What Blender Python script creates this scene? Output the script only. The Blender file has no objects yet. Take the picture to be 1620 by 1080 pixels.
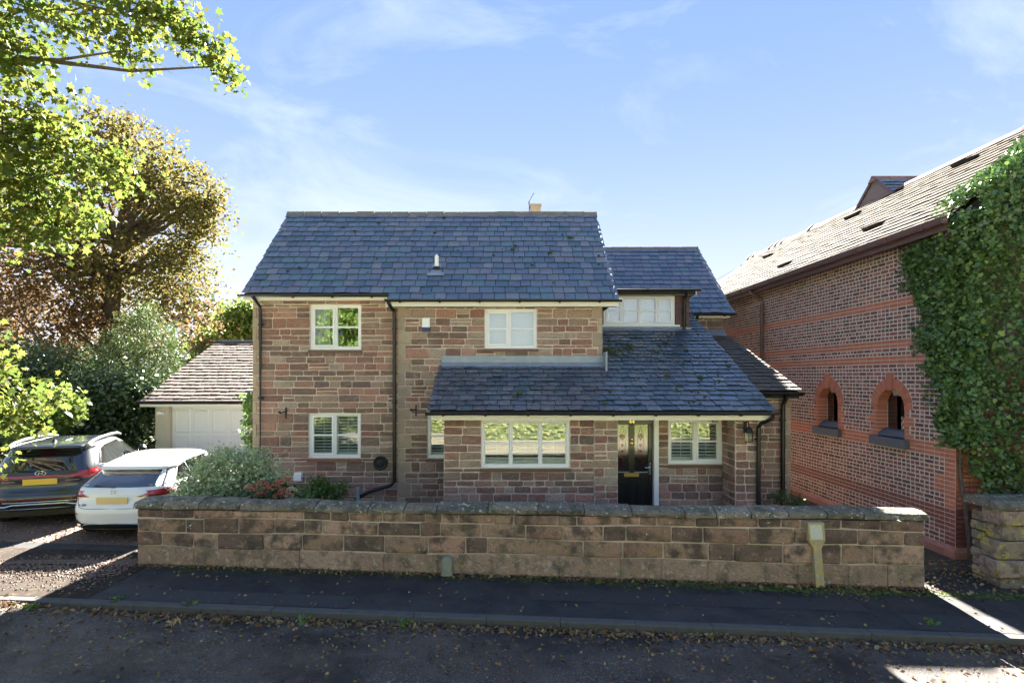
import bpy, math, random
import numpy as np
from mathutils import Matrix, Vector

# ------------------------------------------------------------------ camera, sky, sun, exposure
sc = bpy.context.scene
COL = sc.collection
F, CX, CY, CH = 920.0, 789.0, 595.0, 2.9          # focal length in photo pixels, horizon point, camera height
cam_data = bpy.data.cameras.new('camera')
cam = bpy.data.objects.new('camera', cam_data); COL.objects.link(cam)
cam.location = (0, 0, CH); cam.rotation_euler = (math.radians(90), 0, 0)
cam_data.sensor_width = 36.0; cam_data.lens = 36.0*F/1620.0
cam_data.shift_x = (810-CX)/1620.0; cam_data.shift_y = (CY-540)/1620.0
cam_data.clip_start = 0.05; cam_data.clip_end = 2000
sc.camera = cam

SUN_EL, SUN_AZ = math.radians(30.0), math.radians(5.0)   # azimuth from +Y towards +X
world = bpy.data.worlds.new("World"); sc.world = world; world.use_nodes = True
wn = world.node_tree; wn.nodes.clear()
w_out = wn.nodes.new('ShaderNodeOutputWorld'); w_bg = wn.nodes.new('ShaderNodeBackground')
sky = wn.nodes.new('ShaderNodeTexSky'); sky.sky_type = 'NISHITA'; sky.sun_disc = False
sky.sun_elevation = SUN_EL; sky.sun_rotation = SUN_AZ
SKY_GAMMA, SKY_SAT, SKY_VAL = 0.23, 2.75, 0.52
SKY_TINT = (.98, .845, 1.0)
sky.air_density = 1.0; sky.dust_density = 0.0; sky.ozone_density = 2.6; sky.altitude = 50
w_bg.inputs['Strength'].default_value = 0.105
# thin cirrus: stretched noise on the view direction, brightens the blue a little
tc = wn.nodes.new('ShaderNodeTexCoord')
mp = wn.nodes.new('ShaderNodeMapping'); mp.inputs['Rotation'].default_value = (0.3, 0.5, 0.5)
mp.inputs['Scale'].default_value = (1.0, 2.6, 3.4)
nz = wn.nodes.new('ShaderNodeTexNoise'); nz.inputs['Scale'].default_value = 1.7; nz.inputs['Detail'].default_value = 9
nz.inputs['Roughness'].default_value = 0.62; nz.inputs['Distortion'].default_value = 0.7
rp = wn.nodes.new('ShaderNodeValToRGB'); rp.color_ramp.elements[0].position = 0.50; rp.color_ramp.elements[1].position = 0.86
rp.color_ramp.elements[1].color = (0.5, 0.5, 0.5, 1)
mx = wn.nodes.new('ShaderNodeMix'); mx.data_type = 'RGBA'
mx.inputs['B'].default_value = (1.12, 1.17, 1.25, 1)
wn.links.new(tc.outputs['Generated'], mp.inputs['Vector']); wn.links.new(mp.outputs[0], nz.inputs['Vector'])
wn.links.new(nz.outputs['Fac'], rp.inputs['Fac']); wn.links.new(rp.outputs['Color'], mx.inputs['Factor'])
gm_ = wn.nodes.new('ShaderNodeGamma'); gm_.inputs['Gamma'].default_value = SKY_GAMMA      # even out the glare round the sun, over the whole sky alike
hs_ = wn.nodes.new('ShaderNodeHueSaturation'); hs_.inputs['Saturation'].default_value = SKY_SAT; hs_.inputs['Value'].default_value = SKY_VAL
wn.links.new(sky.outputs[0], gm_.inputs[0]); wn.links.new(gm_.outputs[0], hs_.inputs['Color']); tn_ = wn.nodes.new('ShaderNodeMix'); tn_.data_type = 'RGBA'; tn_.blend_type = 'MULTIPLY'; tn_.inputs['Factor'].default_value = 1; tn_.inputs['B'].default_value = (*SKY_TINT, 1)
wn.links.new(hs_.outputs[0], tn_.inputs['A']); wn.links.new(tn_.outputs['Result'], mx.inputs['A']); # pale haze low round the whole horizon
sx_ = wn.nodes.new('ShaderNodeSeparateXYZ'); wn.links.new(tc.outputs['Generated'], sx_.inputs[0])
iv_ = wn.nodes.new('ShaderNodeMath'); iv_.operation = 'SUBTRACT'; iv_.inputs[0].default_value = 1.0; iv_.use_clamp = True; wn.links.new(sx_.outputs['Z'], iv_.inputs[1])
pw_ = wn.nodes.new('ShaderNodeMath'); pw_.operation = 'POWER'; pw_.inputs[1].default_value = 5.2; wn.links.new(iv_.outputs[0], pw_.inputs[0])
hz_ = wn.nodes.new('ShaderNodeMix'); hz_.data_type = 'RGBA'; hz_.inputs['B'].default_value = (0.90, 0.97, 1.08, 1)
wn.links.new(pw_.outputs[0], hz_.inputs['Factor']); wn.links.new(mx.outputs['Result'], hz_.inputs['A']); wn.links.new(hz_.outputs['Result'], w_bg.inputs['Color'])
wn.links.new(w_bg.outputs[0], w_out.inputs['Surface'])

sun_d = bpy.data.lights.new('sun', 'SUN'); sun_d.energy = 5.0; sun_d.angle = math.radians(0.5); sun_d.color = (1.0, 0.93, 0.82)
sun = bpy.data.objects.new('sun', sun_d); COL.objects.link(sun)
sdir = Vector((math.sin(SUN_AZ)*math.cos(SUN_EL), math.cos(SUN_AZ)*math.cos(SUN_EL), math.sin(SUN_EL)))
sun.rotation_euler = sdir.to_track_quat('Z', 'Y').to_euler(); sun.location = (0, 0, 30)
sc.view_settings.view_transform = 'Standard'; sc.view_settings.look = 'None'
sc.view_settings.gamma = 1.0; sc.view_settings.use_curve_mapping = False
sc.view_settings.exposure = 3.7
try:
    sc.cycles.max_bounces = 8; sc.cycles.transparent_max_bounces = 16; sc.cycles.use_denoising = True
    sc.cycles.sample_clamp_indirect = 6.0
except Exception: pass

R = random.Random(7)
NR = np.random.RandomState(7)
rad = math.radians

# ------------------------------------------------------------------ materials
def _ramp(nt, stops, interp='LINEAR'):
    r = nt.nodes.new('ShaderNodeValToRGB'); r.color_ramp.interpolation = interp
    e = r.color_ramp.elements
    while len(e) < len(stops): e.new(0.5)
    for el, (p, c) in zip(e, stops): el.position = p; el.color = (*c[:3], 1)
    return r

def material(name, cols, rough=0.8, overlays=(), bump=None, metallic=0.0, coat=0.0, transl=0.0, spec=None, emit=None, stretch=None, interp='LINEAR', rough_noise=None, bump2=None):
    """cols: one colour or a list picked by the piece's random number; overlays: (scale, colour, low, high, amount)."""
    m = bpy.data.materials.new(name); m.use_nodes = True
    nt = m.node_tree; L = nt.links; N = nt.nodes
    b = N['Principled BSDF']; out = N['Material Output']
    geo = N.new('ShaderNodeNewGeometry'); pos = geo.outputs['Position']
    if stretch:
        mpn = N.new('ShaderNodeMapping'); mpn.inputs['Scale'].default_value = stretch
        L.new(pos, mpn.inputs['Vector']); pos = mpn.outputs[0]
    if isinstance(cols[0], (int, float)): cols = [cols]
    at = N.new('ShaderNodeAttribute'); at.attribute_name = 'rnd'
    oi = N.new('ShaderNodeObjectInfo')
    ad = N.new('ShaderNodeMath'); ad.operation = 'ADD'; L.new(at.outputs['Fac'], ad.inputs[0]); L.new(oi.outputs['Random'], ad.inputs[1])
    fr = N.new('ShaderNodeMath'); fr.operation = 'FRACT'; L.new(ad.outputs[0], fr.inputs[0])
    if len(cols) > 1:
        r = _ramp(nt, [(i/(len(cols)-1), c) for i, c in enumerate(cols)], interp)
        L.new(fr.outputs[0], r.inputs['Fac']); cur = r.outputs['Color']
    else:
        rgb = N.new('ShaderNodeRGB'); rgb.outputs[0].default_value = (*cols[0], 1); cur = rgb.outputs[0]
    for i, (scl, c, lo, hi, amt) in enumerate(overlays):
        n = N.new('ShaderNodeTexNoise'); n.noise_dimensions = '4D'; n.inputs['W'].default_value = i*3.7
        n.inputs['Scale'].default_value = scl; n.inputs['Detail'].default_value = 5; n.inputs['Roughness'].default_value = 0.6
        L.new(pos, n.inputs['Vector'])
        mr = N.new('ShaderNodeMapRange'); mr.inputs['From Min'].default_value = lo; mr.inputs['From Max'].default_value = hi
        mr.inputs['To Max'].default_value = amt; L.new(n.outputs['Fac'], mr.inputs['Value'])
        mm = N.new('ShaderNodeMix'); mm.data_type = 'RGBA'; mm.inputs['B'].default_value = (*c, 1)
        L.new(mr.outputs[0], mm.inputs['Factor']); L.new(cur, mm.inputs['A']); cur = mm.outputs['Result']
    L.new(cur, b.inputs['Base Color'])
    b.inputs['Roughness'].default_value = rough; b.inputs['Metallic'].default_value = metallic
    if coat: b.inputs['Coat Weight'].default_value = coat; b.inputs['Coat Roughness'].default_value = 0.03
    if spec is not None: b.inputs['Specular IOR Level'].default_value = spec
    if rough_noise:
        scl, lo, hi, r0, r1 = rough_noise
        n = N.new('ShaderNodeTexNoise'); n.inputs['Scale'].default_value = scl; n.inputs['Detail'].default_value = 4; L.new(pos, n.inputs['Vector'])
        mr = N.new('ShaderNodeMapRange'); mr.inputs['From Min'].default_value = lo; mr.inputs['From Max'].default_value = hi
        mr.inputs['To Min'].default_value = r0; mr.inputs['To Max'].default_value = r1
        L.new(n.outputs['Fac'], mr.inputs['Value']); L.new(mr.outputs[0], b.inputs['Roughness'])
    prev = None
    for bp in (bump, bump2):
        if not bp: continue
        n = N.new('ShaderNodeTexNoise'); n.inputs['Scale'].default_value = bp[0]; n.inputs['Detail'].default_value = 6; L.new(pos, n.inputs['Vector'])
        bn = N.new('ShaderNodeBump'); bn.inputs['Strength'].default_value = bp[1]; bn.inputs['Distance'].default_value = bp[2]
        L.new(n.outputs['Fac'], bn.inputs['Height'])
        if prev: L.new(prev, bn.inputs['Normal'])
        prev = bn.outputs[0]
    if prev: L.new(prev, b.inputs['Normal'])
    if emit: b.inputs['Emission Color'].default_value = (*emit[0], 1); b.inputs['Emission Strength'].default_value = emit[1]
    if transl:
        t = N.new('ShaderNodeBsdfTranslucent'); L.new(cur, t.inputs['Color'])
        hs = N.new('ShaderNodeHueSaturation'); hs.inputs['Value'].default_value = 1.35; hs.inputs['Saturation'].default_value = 0.98
        L.new(cur, hs.inputs['Color']); L.new(hs.outputs[0], t.inputs['Color'])
        ms = N.new('ShaderNodeMixShader'); ms.inputs[0].default_value = transl
        L.new(b.outputs[0], ms.inputs[1]); L.new(t.outputs[0], ms.inputs[2]); L.new(ms.outputs[0], out.inputs['Surface'])
    return m

def glass_material(name, tint=(0.9, 0.94, 0.92), refl=0.085, rough=0.015):
    m = bpy.data.materials.new(name); m.use_nodes = True; nt = m.node_tree; nt.nodes.clear(); L = nt.links
    out = nt.nodes.new('ShaderNodeOutputMaterial'); tr = nt.nodes.new('ShaderNodeBsdfTransparent'); tr.inputs[0].default_value = (*tint, 1)
    gl = nt.nodes.new('ShaderNodeBsdfGlossy'); gl.inputs['Roughness'].default_value = rough; gl.inputs['Color'].default_value = (0.95, 0.97, 1, 1)
    fr = nt.nodes.new('ShaderNodeFresnel'); fr.inputs['IOR'].default_value = 1.5
    mr = nt.nodes.new('ShaderNodeMapRange'); mr.inputs['From Min'].default_value = 0.04; mr.inputs['To Min'].default_value = refl; mr.inputs['To Max'].default_value = 1.0
    ms = nt.nodes.new('ShaderNodeMixShader'); L.new(fr.outputs[0], mr.inputs['Value']); L.new(mr.outputs[0], ms.inputs[0])
    L.new(tr.outputs[0], ms.inputs[1]); L.new(gl.outputs[0], ms.inputs[2]); L.new(ms.outputs[0], out.inputs['Surface'])
    return m

M = {}
M['stone_red'] = material('house_sandstone', [(.42,.215,.155),(.50,.335,.255),(.27,.165,.125),(.35,.195,.145),(.48,.335,.245),(.235,.16,.13),(.55,.29,.21),(.40,.28,.20),(.28,.155,.12),(.54,.42,.32),(.28,.19,.15),(.38,.185,.14),(.46,.255,.19),(.31,.225,.17)], .92,
    [(9,(.60,.48,.38),.52,.72,.45),(26,(.12,.085,.07),.52,.64,.65),(4,(.46,.37,.26),.54,.66,.5),(1.1,(.22,.16,.125),.52,.66,.4)], (38,1.0,.035), stretch=(1,1,2.2), bump2=(110,.6,.01), interp='CONSTANT')
M['stone_tan'] = material('house_quoin_stone', [(0.420,0.329,0.224),(0.476,0.378,0.266),(0.350,0.280,0.203),(0.406,0.294,0.210)], .92, [(7,(.20,.16,.12),.5,.75,.5),(30,(.4,.34,.26),.6,.75,.4)], (45,.5,.02))
M['mortar'] = material('lime_mortar', (.70,.575,.475), .95, [(6,(.42,.33,.27),.45,.75,.6)], (70,.5,.01))
M['rubble'] = material('rough_stonework', (.24,.16,.12), .95, [(4,(.3,.22,.17),.45,.65,.8),(9,(.13,.09,.07),.5,.7,.7)], (14,.8,.04))
M['wall_stone'] = material('boundary_sandstone', [(0.290,0.172,0.122),(0.406,0.240,0.173),(0.192,0.116,0.089),(0.325,0.215,0.146),(0.440,0.283,0.207),(0.162,0.103,0.080),(0.314,0.200,0.136),(0.382,0.220,0.164)], .95,
    [(4,(.075,.058,.044),.46,.60,.9),(11,(.115,.115,.055),.55,.68,.6),(9,(.42,.34,.26),.56,.70,.5),(3.1,(.34,.25,.09),.62,.72,.5),(17,(.68,.69,.62),.655,.69,.9),(38,(.055,.045,.035),.57,.68,.7)], (24,1.0,.035), bump2=(80,.5,.012), interp='CONSTANT')
M['wall_plinth'] = material('boundary_plinth_stone', [(0.346,0.232,0.168),(0.292,0.196,0.141),(0.390,0.265,0.195)], .95,
    [(5,(.12,.095,.07),.48,.64,.85),(14,(.50,.44,.37),.55,.68,.65),(4,(.15,.16,.075),.56,.68,.65),(38,(.09,.075,.06),.58,.68,.6)], (24,1.0,.035), bump2=(90,.5,.012))
M['coping'] = material('coping_stone', [(.18,.145,.105),(.23,.19,.14),(.14,.12,.095),(.27,.225,.17),(.16,.145,.105)], .95,
    [(5,(.06,.065,.04),.44,.60,.8),(16,(.55,.57,.50),.595,.64,.9),(9,(.26,.22,.11),.58,.68,.6),(34,(.60,.60,.54),.63,.68,.8),(24,(.05,.045,.035),.55,.65,.7)], (26,.9,.03), bump2=(80,.5,.012))
M['wall_mortar'] = material('boundary_mortar', (.52,.42,.345), .95, [(5,(.30,.235,.19),.45,.7,.7)], (60,.6,.01))
M['slate'] = material('roof_slate', [(.095,.14,.20),(.13,.155,.22),(.07,.11,.16),(.155,.16,.205),(.10,.165,.205),(.175,.19,.23),(.085,.12,.185),(.125,.165,.21),(.11,.13,.195),(.145,.14,.20)], .42,
    [(3,(.17,.21,.25),.5,.75,.5),(55,(.44,.48,.48),.69,.75,.6),(1.4,(.13,.13,.20),.5,.7,.4),(9,(.10,.12,.075),.60,.72,.5),(20,(.06,.075,.10),.56,.68,.5)], (26,.4,.012), rough_noise=(7,.35,.7,.28,.52), interp='CONSTANT')
M['slate_mossy'] = material('porch_slate', [(.075,.105,.14),(.105,.125,.17),(.055,.08,.11),(.12,.125,.155),(.08,.12,.15),(.14,.15,.175),(.065,.09,.13),(.10,.11,.15)], .4,
    [(3,(.09,.115,.12),.5,.7,.5),(40,(.50,.52,.50),.665,.72,.75),(6,(.085,.095,.04),.60,.72,.75),(20,(.04,.055,.07),.55,.66,.55)], (26,.4,.012), rough_noise=(6,.35,.7,.18,.45), interp='CONSTANT')
M['slate_grey'] = material('hall_roof_slate', [(0.044,0.034,0.022),(0.052,0.039,0.024),(0.039,0.030,0.019),(0.049,0.036,0.022),(0.042,0.032,0.021)], .95, [(8,(.10,.085,.065),.5,.75,.5),(30,(.22,.20,.17),.6,.75,.4)], (30,.5,.01), spec=.1)
M['slate_brown'] = material('lean_to_slate', [(0.104,0.092,0.080),(0.128,0.104,0.080),(0.080,0.076,0.072),(0.152,0.112,0.076)], .6, [(9,(.22,.16,.09),.5,.7,.6)], (30,.5,.01))
M['tile_garage'] = material('garage_roof_tile', [(0.123,0.078,0.060),(0.153,0.102,0.080),(0.098,0.070,0.060),(0.170,0.123,0.096),(0.136,0.098,0.080)], .9, [(10,(.24,.21,.18),.5,.72,.55),(22,(.07,.06,.045),.58,.72,.6)], (30,.6,.01), interp='CONSTANT')
M['ridge'] = material('ridge_clay', [(.20,.165,.14),(.17,.15,.135),(.235,.175,.145)], .9, [(9,(.30,.29,.25),.5,.7,.6),(20,(.14,.15,.07),.58,.7,.6)], (40,.6,.01))
M['ridge_red'] = material('red_ridge_clay', [(.26,.13,.095),(.21,.12,.10),(.30,.16,.12)], .85, [(12,(.16,.12,.10),.5,.7,.5)])
M['lead'] = material('lead_sheet', (.27,.31,.36), .5, [(6,(.36,.40,.45),.45,.7,.6)], (9,.3,.02), metallic=.3)
M['deck'] = material('roof_felt', (.03,.03,.032), .9)
M['white'] = material('white_upvc', (.88,.88,.87), .35)
M['cream_board'] = material('cream_fascia', (.84,.81,.72), .45, [(3,(.74,.70,.60),.55,.8,.4)])
M['black'] = material('black_plastic', (.012,.012,.014), .38)
M['iron'] = material('black_iron', (.014,.014,.015), .5)
M['red_sill'] = material('quarry_tile', [(.26,.105,.075),(.30,.125,.085),(.22,.095,.07)], .7, [(20,(.18,.08,.06),.5,.7,.5)])
M['brown_sill'] = material('brown_sill', (.17,.095,.075), .7, [(10,(.11,.07,.06),.5,.7,.5)])
M['glass'] = glass_material('window_glass')
M['glass_pale'] = glass_material('bright_glass', (.93,.96,.95), .16)
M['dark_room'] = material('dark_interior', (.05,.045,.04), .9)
M['pale_backing'] = material('white_backing', (.86,.87,.85), .8)
M['shutter'] = material('shutter_white', (.86,.86,.83), .6)
M['curtain'] = material('pale_curtain', (.55,.54,.5), .9)
M['door_black'] = material('door_black', (.010,.012,.012), .28, coat=.3)
M['door_glass'] = glass_material('obscure_glass', (.35,.38,.33), .15, .09)
M['brass'] = material('brass', (.75,.55,.22), .25, metallic=1.0)
M['lantern_glass'] = glass_material('lantern_glass', (.85,.88,.85), .12, .08)
M['navy'] = material('navy_plastic', (.012,.03,.12), .35)
M['grey_pipe'] = material('grey_plastic', (.35,.38,.40), .45)
M['render'] = material('cream_render', (.63,.56,.42), .9, [(3,(.52,.46,.35),.5,.75,.5)], (90,.3,.005))
M['garage_door'] = material('garage_door_white', (.86,.86,.84), .4)
M['brick_dark'] = material('hall_brick', [(0.206,0.087,0.073),(0.268,0.116,0.097),(0.134,0.068,0.066),(0.227,0.095,0.081),(0.331,0.160,0.127),(0.107,0.059,0.062),(0.257,0.095,0.073),(0.176,0.084,0.077),(0.150,0.072,0.062),(0.299,0.132,0.104)], .9,
    [(14,(.42,.32,.28),.60,.76,.5),(40,(.09,.07,.07),.58,.72,.5),(2.0,(.46,.38,.34),.62,.75,.3)], (50,.5,.01), interp='CONSTANT')
M['brick_red'] = material('red_pressed_brick', [(.44,.15,.09),(.48,.17,.10),(.40,.135,.085),(.46,.18,.115)], .85, [(6,(.28,.10,.065),.5,.7,.5),(30,(.42,.18,.11),.6,.75,.4)], (50,.3,.005))
M['brick_maroon'] = material('maroon_brick', [(.20,.065,.05),(.235,.075,.055),(.175,.06,.05),(.215,.085,.065)], .7, [(8,(.13,.05,.045),.5,.7,.5)], (50,.3,.005))
M['brick_mortar'] = material('brick_mortar', (.60,.535,.475), .95, [(4,(.46,.38,.33),.5,.72,.6)], (80,.4,.005))
M['brick_joint_dark'] = material('dark_brickwork', (.20,.14,.12), .95, [(4,(.30,.25,.22),.45,.7,.6),(12,(.13,.09,.08),.5,.7,.6)], (40,.6,.01))  # mottled dark brick tone for the wall behind the ivy
M['plinth_red'] = material('plinth_brick', [(.33,.15,.12),(.38,.18,.145),(.30,.13,.11)], .7, [(9,(.22,.10,.085),.5,.7,.5)])
M['plum_gutter'] = material('plum_ironwork', (.115,.062,.062), .5, [(9,(.17,.10,.09),.5,.75,.5)])
M['blue_slate_sill'] = material('slate_sill', (.085,.095,.115), .7, [(9,(.14,.15,.16),.5,.7,.5)], (40,.5,.01))
M['pale_stone'] = material('pale_mullion', (.36,.33,.26), .85, [(8,(.36,.33,.26),.5,.7,.6)])
M['asphalt_pave'] = material('pavement_asphalt', (.040,.041,.044), .8, [(2.2,(.022,.023,.026),.45,.62,.8),(60,(.095,.09,.085),.60,.68,.6),(.7,(.062,.058,.055),.5,.66,.7),(14,(.028,.028,.03),.56,.66,.6)], (140,.6,.006), rough_noise=(2.2,.4,.65,.6,.9), spec=.22)
M['pave_patch'] = material('patched_asphalt', (.030,.031,.034), .8, [(60,(.075,.07,.066),.60,.68,.6),(3,(.04,.04,.042),.5,.66,.6)], (140,.6,.006))
M['asphalt_road'] = material('road_asphalt', (.098,.080,.068), .75, [(38,(.26,.245,.23),.55,.62,.85),(.8,(.022,.022,.024),.44,.58,.85),(75,(.010,.010,.010),.53,.60,.85),(22,(.035,.034,.034),.55,.64,.6),(2.6,(.125,.105,.088),.54,.66,.6)], (90,1.0,.02), rough_noise=(.9,.40,.60,.22,.70), spec=.35)
M['moss_edge'] = material('pavement_moss', [(.06,.10,.014),(.09,.13,.018),(.04,.07,.014)], .95)
M['kerb'] = material('kerb_concrete', (.075,.074,.072), .85, [(8,(.045,.044,.043),.5,.7,.7),(50,(.13,.125,.115),.6,.75,.5)], (70,.5,.006))
M['gravel_bed'] = material('gravel_bed', (.15,.10,.08), .95, [(30,(.11,.08,.065),.48,.65,.8),(60,(.32,.23,.19),.55,.7,.7),(1.2,(.16,.115,.09),.5,.7,.5)], (60,1.0,.02))
M['gravel'] = material('gravel_stones', [(0.198,0.120,0.092),(0.145,0.094,0.077),(0.239,0.164,0.129),(0.105,0.075,0.065),(0.184,0.138,0.118),(0.264,0.195,0.160)], .85)
M['apron'] = material('apron_asphalt', (.036,.028,.022), .95, [(2.5,(.048,.042,.037),.45,.62,.8),(9,(.10,.075,.058),.52,.66,.6),(60,(.14,.115,.095),.58,.72,.7)], (120,.7,.008), spec=.1)
M['soil'] = material('soil', (.055,.042,.03), .95, [(6,(.09,.065,.045),.5,.7,.7),(2,(.04,.055,.02),.55,.7,.6)], (30,.9,.03))
M['grass'] = material('grass_ground', (.11,.14,.045), .95, [(3,(.14,.165,.06),.45,.65,.7),(30,(.04,.05,.02),.5,.7,.6)], (40,.9,.04))
M['dry_verge'] = material('dry_verge', (.44,.38,.28), .95, [(2,(.36,.33,.20),.45,.65,.5),(14,(.46,.41,.28),.5,.7,.6)], (30,.8,.04))
M['litter'] = material('fallen_leaf', [(.20,.10,.045),(.13,.07,.04),(.28,.17,.08),(.10,.055,.035),(.24,.13,.06),(.16,.13,.05),(.34,.25,.13),(.12,.16,.04)], .8, transl=.15)
M['dry_leaf'] = material('dry_curled_leaf', [(.42,.30,.15),(.36,.25,.12),(.48,.36,.2)], .8, transl=.15)
M['bark'] = material('bark', (.075,.058,.042), .95, [(9,(.12,.10,.075),.5,.7,.6)], (20,.9,.03))
M['bark_grey'] = material('grey_bark', (.11,.09,.07), .95, [(9,(.06,.05,.04),.5,.7,.6)], (20,.9,.03))
M['maple_leaf'] = material('maple_leaf', [(0.071,0.113,0.022),(0.100,0.146,0.026),(0.051,0.085,0.020),(0.140,0.165,0.029),(0.085,0.123,0.024),(0.181,0.175,0.034),(0.040,0.066,0.020)], .55, transl=.46, spec=.08)
M['copper_leaf'] = material('copper_leaf', [(0.091,0.067,0.037),(0.130,0.086,0.042),(0.163,0.089,0.040),(0.111,0.094,0.040),(0.195,0.102,0.040),(0.072,0.053,0.033),(0.130,0.108,0.044)], .6, transl=.38, spec=.08)
M['gold_leaf'] = material('gold_green_leaf', [(0.115,0.117,0.037),(0.142,0.131,0.040),(0.101,0.117,0.033),(0.162,0.131,0.040),(0.135,0.138,0.040),(0.176,0.117,0.035),(0.095,0.083,0.033)], .6, transl=.40, spec=.08)
M['laurel_leaf'] = material('laurel_leaf', [(0.056,0.096,0.036),(0.080,0.124,0.044),(0.044,0.076,0.033),(0.110,0.150,0.060)], .32, transl=.12)
M['yew_leaf'] = material('yew_leaf', [(0.057,0.097,0.028),(0.077,0.122,0.032),(0.045,0.074,0.022),(0.097,0.141,0.036)], .6, transl=.25)
M['dark_leaf'] = material('dark_leaf', [(0.053,0.085,0.031),(0.078,0.112,0.041),(0.101,0.134,0.045)], .5, transl=.2)
M['pale_leaf'] = material('sapling_leaf', [(0.135,0.203,0.039),(0.180,0.240,0.046),(0.105,0.165,0.033)], .5, transl=.4)
M['ivy_leaf'] = material('ivy_leaf', [(0.047,0.101,0.033),(0.074,0.149,0.039),(0.101,0.189,0.046),(0.041,0.081,0.029),(0.149,0.243,0.058),(0.054,0.115,0.039),(0.068,0.135,0.039),(0.038,0.074,0.029)], .40, transl=.12)
M['varieg_leaf'] = material('variegated_leaf', [(.27,.36,.15),(.62,.66,.44),(.20,.30,.11),(.46,.54,.32),(.17,.26,.09),(.70,.71,.54)], .6, transl=.3)
M['garden_leaf'] = material('garden_leaf', [(0.077,0.154,0.028),(0.105,0.196,0.036),(0.063,0.126,0.028),(0.154,0.238,0.042)], .5, transl=.3)
M['hydrangea_leaf'] = material('hydrangea_leaf', [(0.068,0.128,0.033),(0.090,0.158,0.039),(0.105,0.150,0.045)], .5, transl=.2)
M['petal_red'] = material('faded_red_petal', [(.42,.12,.10),(.50,.17,.14),(.36,.10,.085),(.46,.22,.16)], .8, transl=.2)
M['petal_pale'] = material('faded_pale_petal', [(.48,.38,.24),(.52,.40,.30),(.42,.36,.22)], .8, transl=.2)
M['fern_leaf'] = material('fern_leaf', [(0.060,0.112,0.033),(0.083,0.150,0.042),(0.150,0.150,0.053)], .6, transl=.3)
M['hedge_leaf'] = material('hedge_leaf', [(.22,.25,.075),(.27,.29,.09),(.18,.21,.06),(.30,.31,.10)], .6, transl=.1)
M['tree_leaf'] = material('roadside_leaf', [(0.125,0.213,0.037),(0.163,0.250,0.044),(0.100,0.175,0.031),(0.200,0.275,0.050)], .5, transl=.15)
M['moss'] = material('moss_clump', [(.055,.07,.02),(.08,.085,.025),(.04,.05,.02)], .95)
M['post'] = material('marker_concrete', (.36,.31,.20), .9, [(7,(.50,.35,.07),.46,.6,.7),(16,(.42,.39,.33),.55,.66,.8),(30,(.15,.12,.07),.6,.72,.6)], (40,.6,.01))
M['post_plate'] = material('worn_enamel_plate', (.50,.52,.50), .6, [(45,(.62,.52,.22),.5,.6,.7),(60,(.16,.17,.17),.58,.66,.8)], (60,.5,.006))
M['grey_stone'] = material('grey_marker_stone', (.22,.235,.20), .95, [(9,(.13,.15,.11),.5,.7,.7),(20,(.33,.34,.29),.58,.7,.5)], (40,.7,.01))
M['pier_stone'] = material('gate_pier_stone', [(.25,.20,.15),(.31,.225,.185),(.20,.17,.135),(.33,.26,.20),(.27,.19,.16)], .95,
    [(4,(.46,.38,.09),.53,.62,.8),(7,(.09,.08,.065),.50,.64,.8),(18,(.58,.57,.48),.62,.68,.7)], (22,1.0,.04), bump2=(70,.6,.012), interp='CONSTANT')
M['paint_white'] = material('white_car_paint', (.78,.79,.80), .28, coat=1.0)
M['paint_grey'] = material('grey_car_paint', (.030,.042,.058), .30, coat=1.0, metallic=.45)
M['car_glass'] = material('car_glass', (.006,.008,.010), .03, spec=.9, coat=1.0)
M['car_black'] = material('car_trim_black', (.012,.012,.013), .45)
M['tyre'] = material('tyre_rubber', (.016,.016,.016), .8)
M['alloy'] = material('alloy_wheel', (.35,.36,.37), .3, metallic=.8)
M['chrome'] = material('chrome', (.78,.79,.80), .12, metallic=1.0)
M['tail_red'] = material('tail_lamp_red', (.42,.012,.018), .12, coat=1.0)
M['tail_dark'] = material('tail_lamp_dark', (.16,.006,.012), .12, coat=1.0)
M['plate_yellow'] = material('plate_yellow', (.72,.50,.06), .4)
M['plate_pale'] = material('plate_pale_yellow', (.72,.54,.24), .4)
M['cable'] = material('pale_cable', (.10,.10,.095), .95, spec=0)
M['antenna'] = material('aerial_metal', (.20,.20,.20), .5, metallic=.6)
M['mauve_board'] = material('weathered_board', [(.20,.15,.145),(.23,.17,.16),(.18,.14,.135)], .8, [(9,(.28,.22,.20),.5,.75,.5)])
M['tile_brown'] = material('hung_tile', [(.13,.07,.06),(.16,.085,.07),(.11,.062,.055)], .85)

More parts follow.
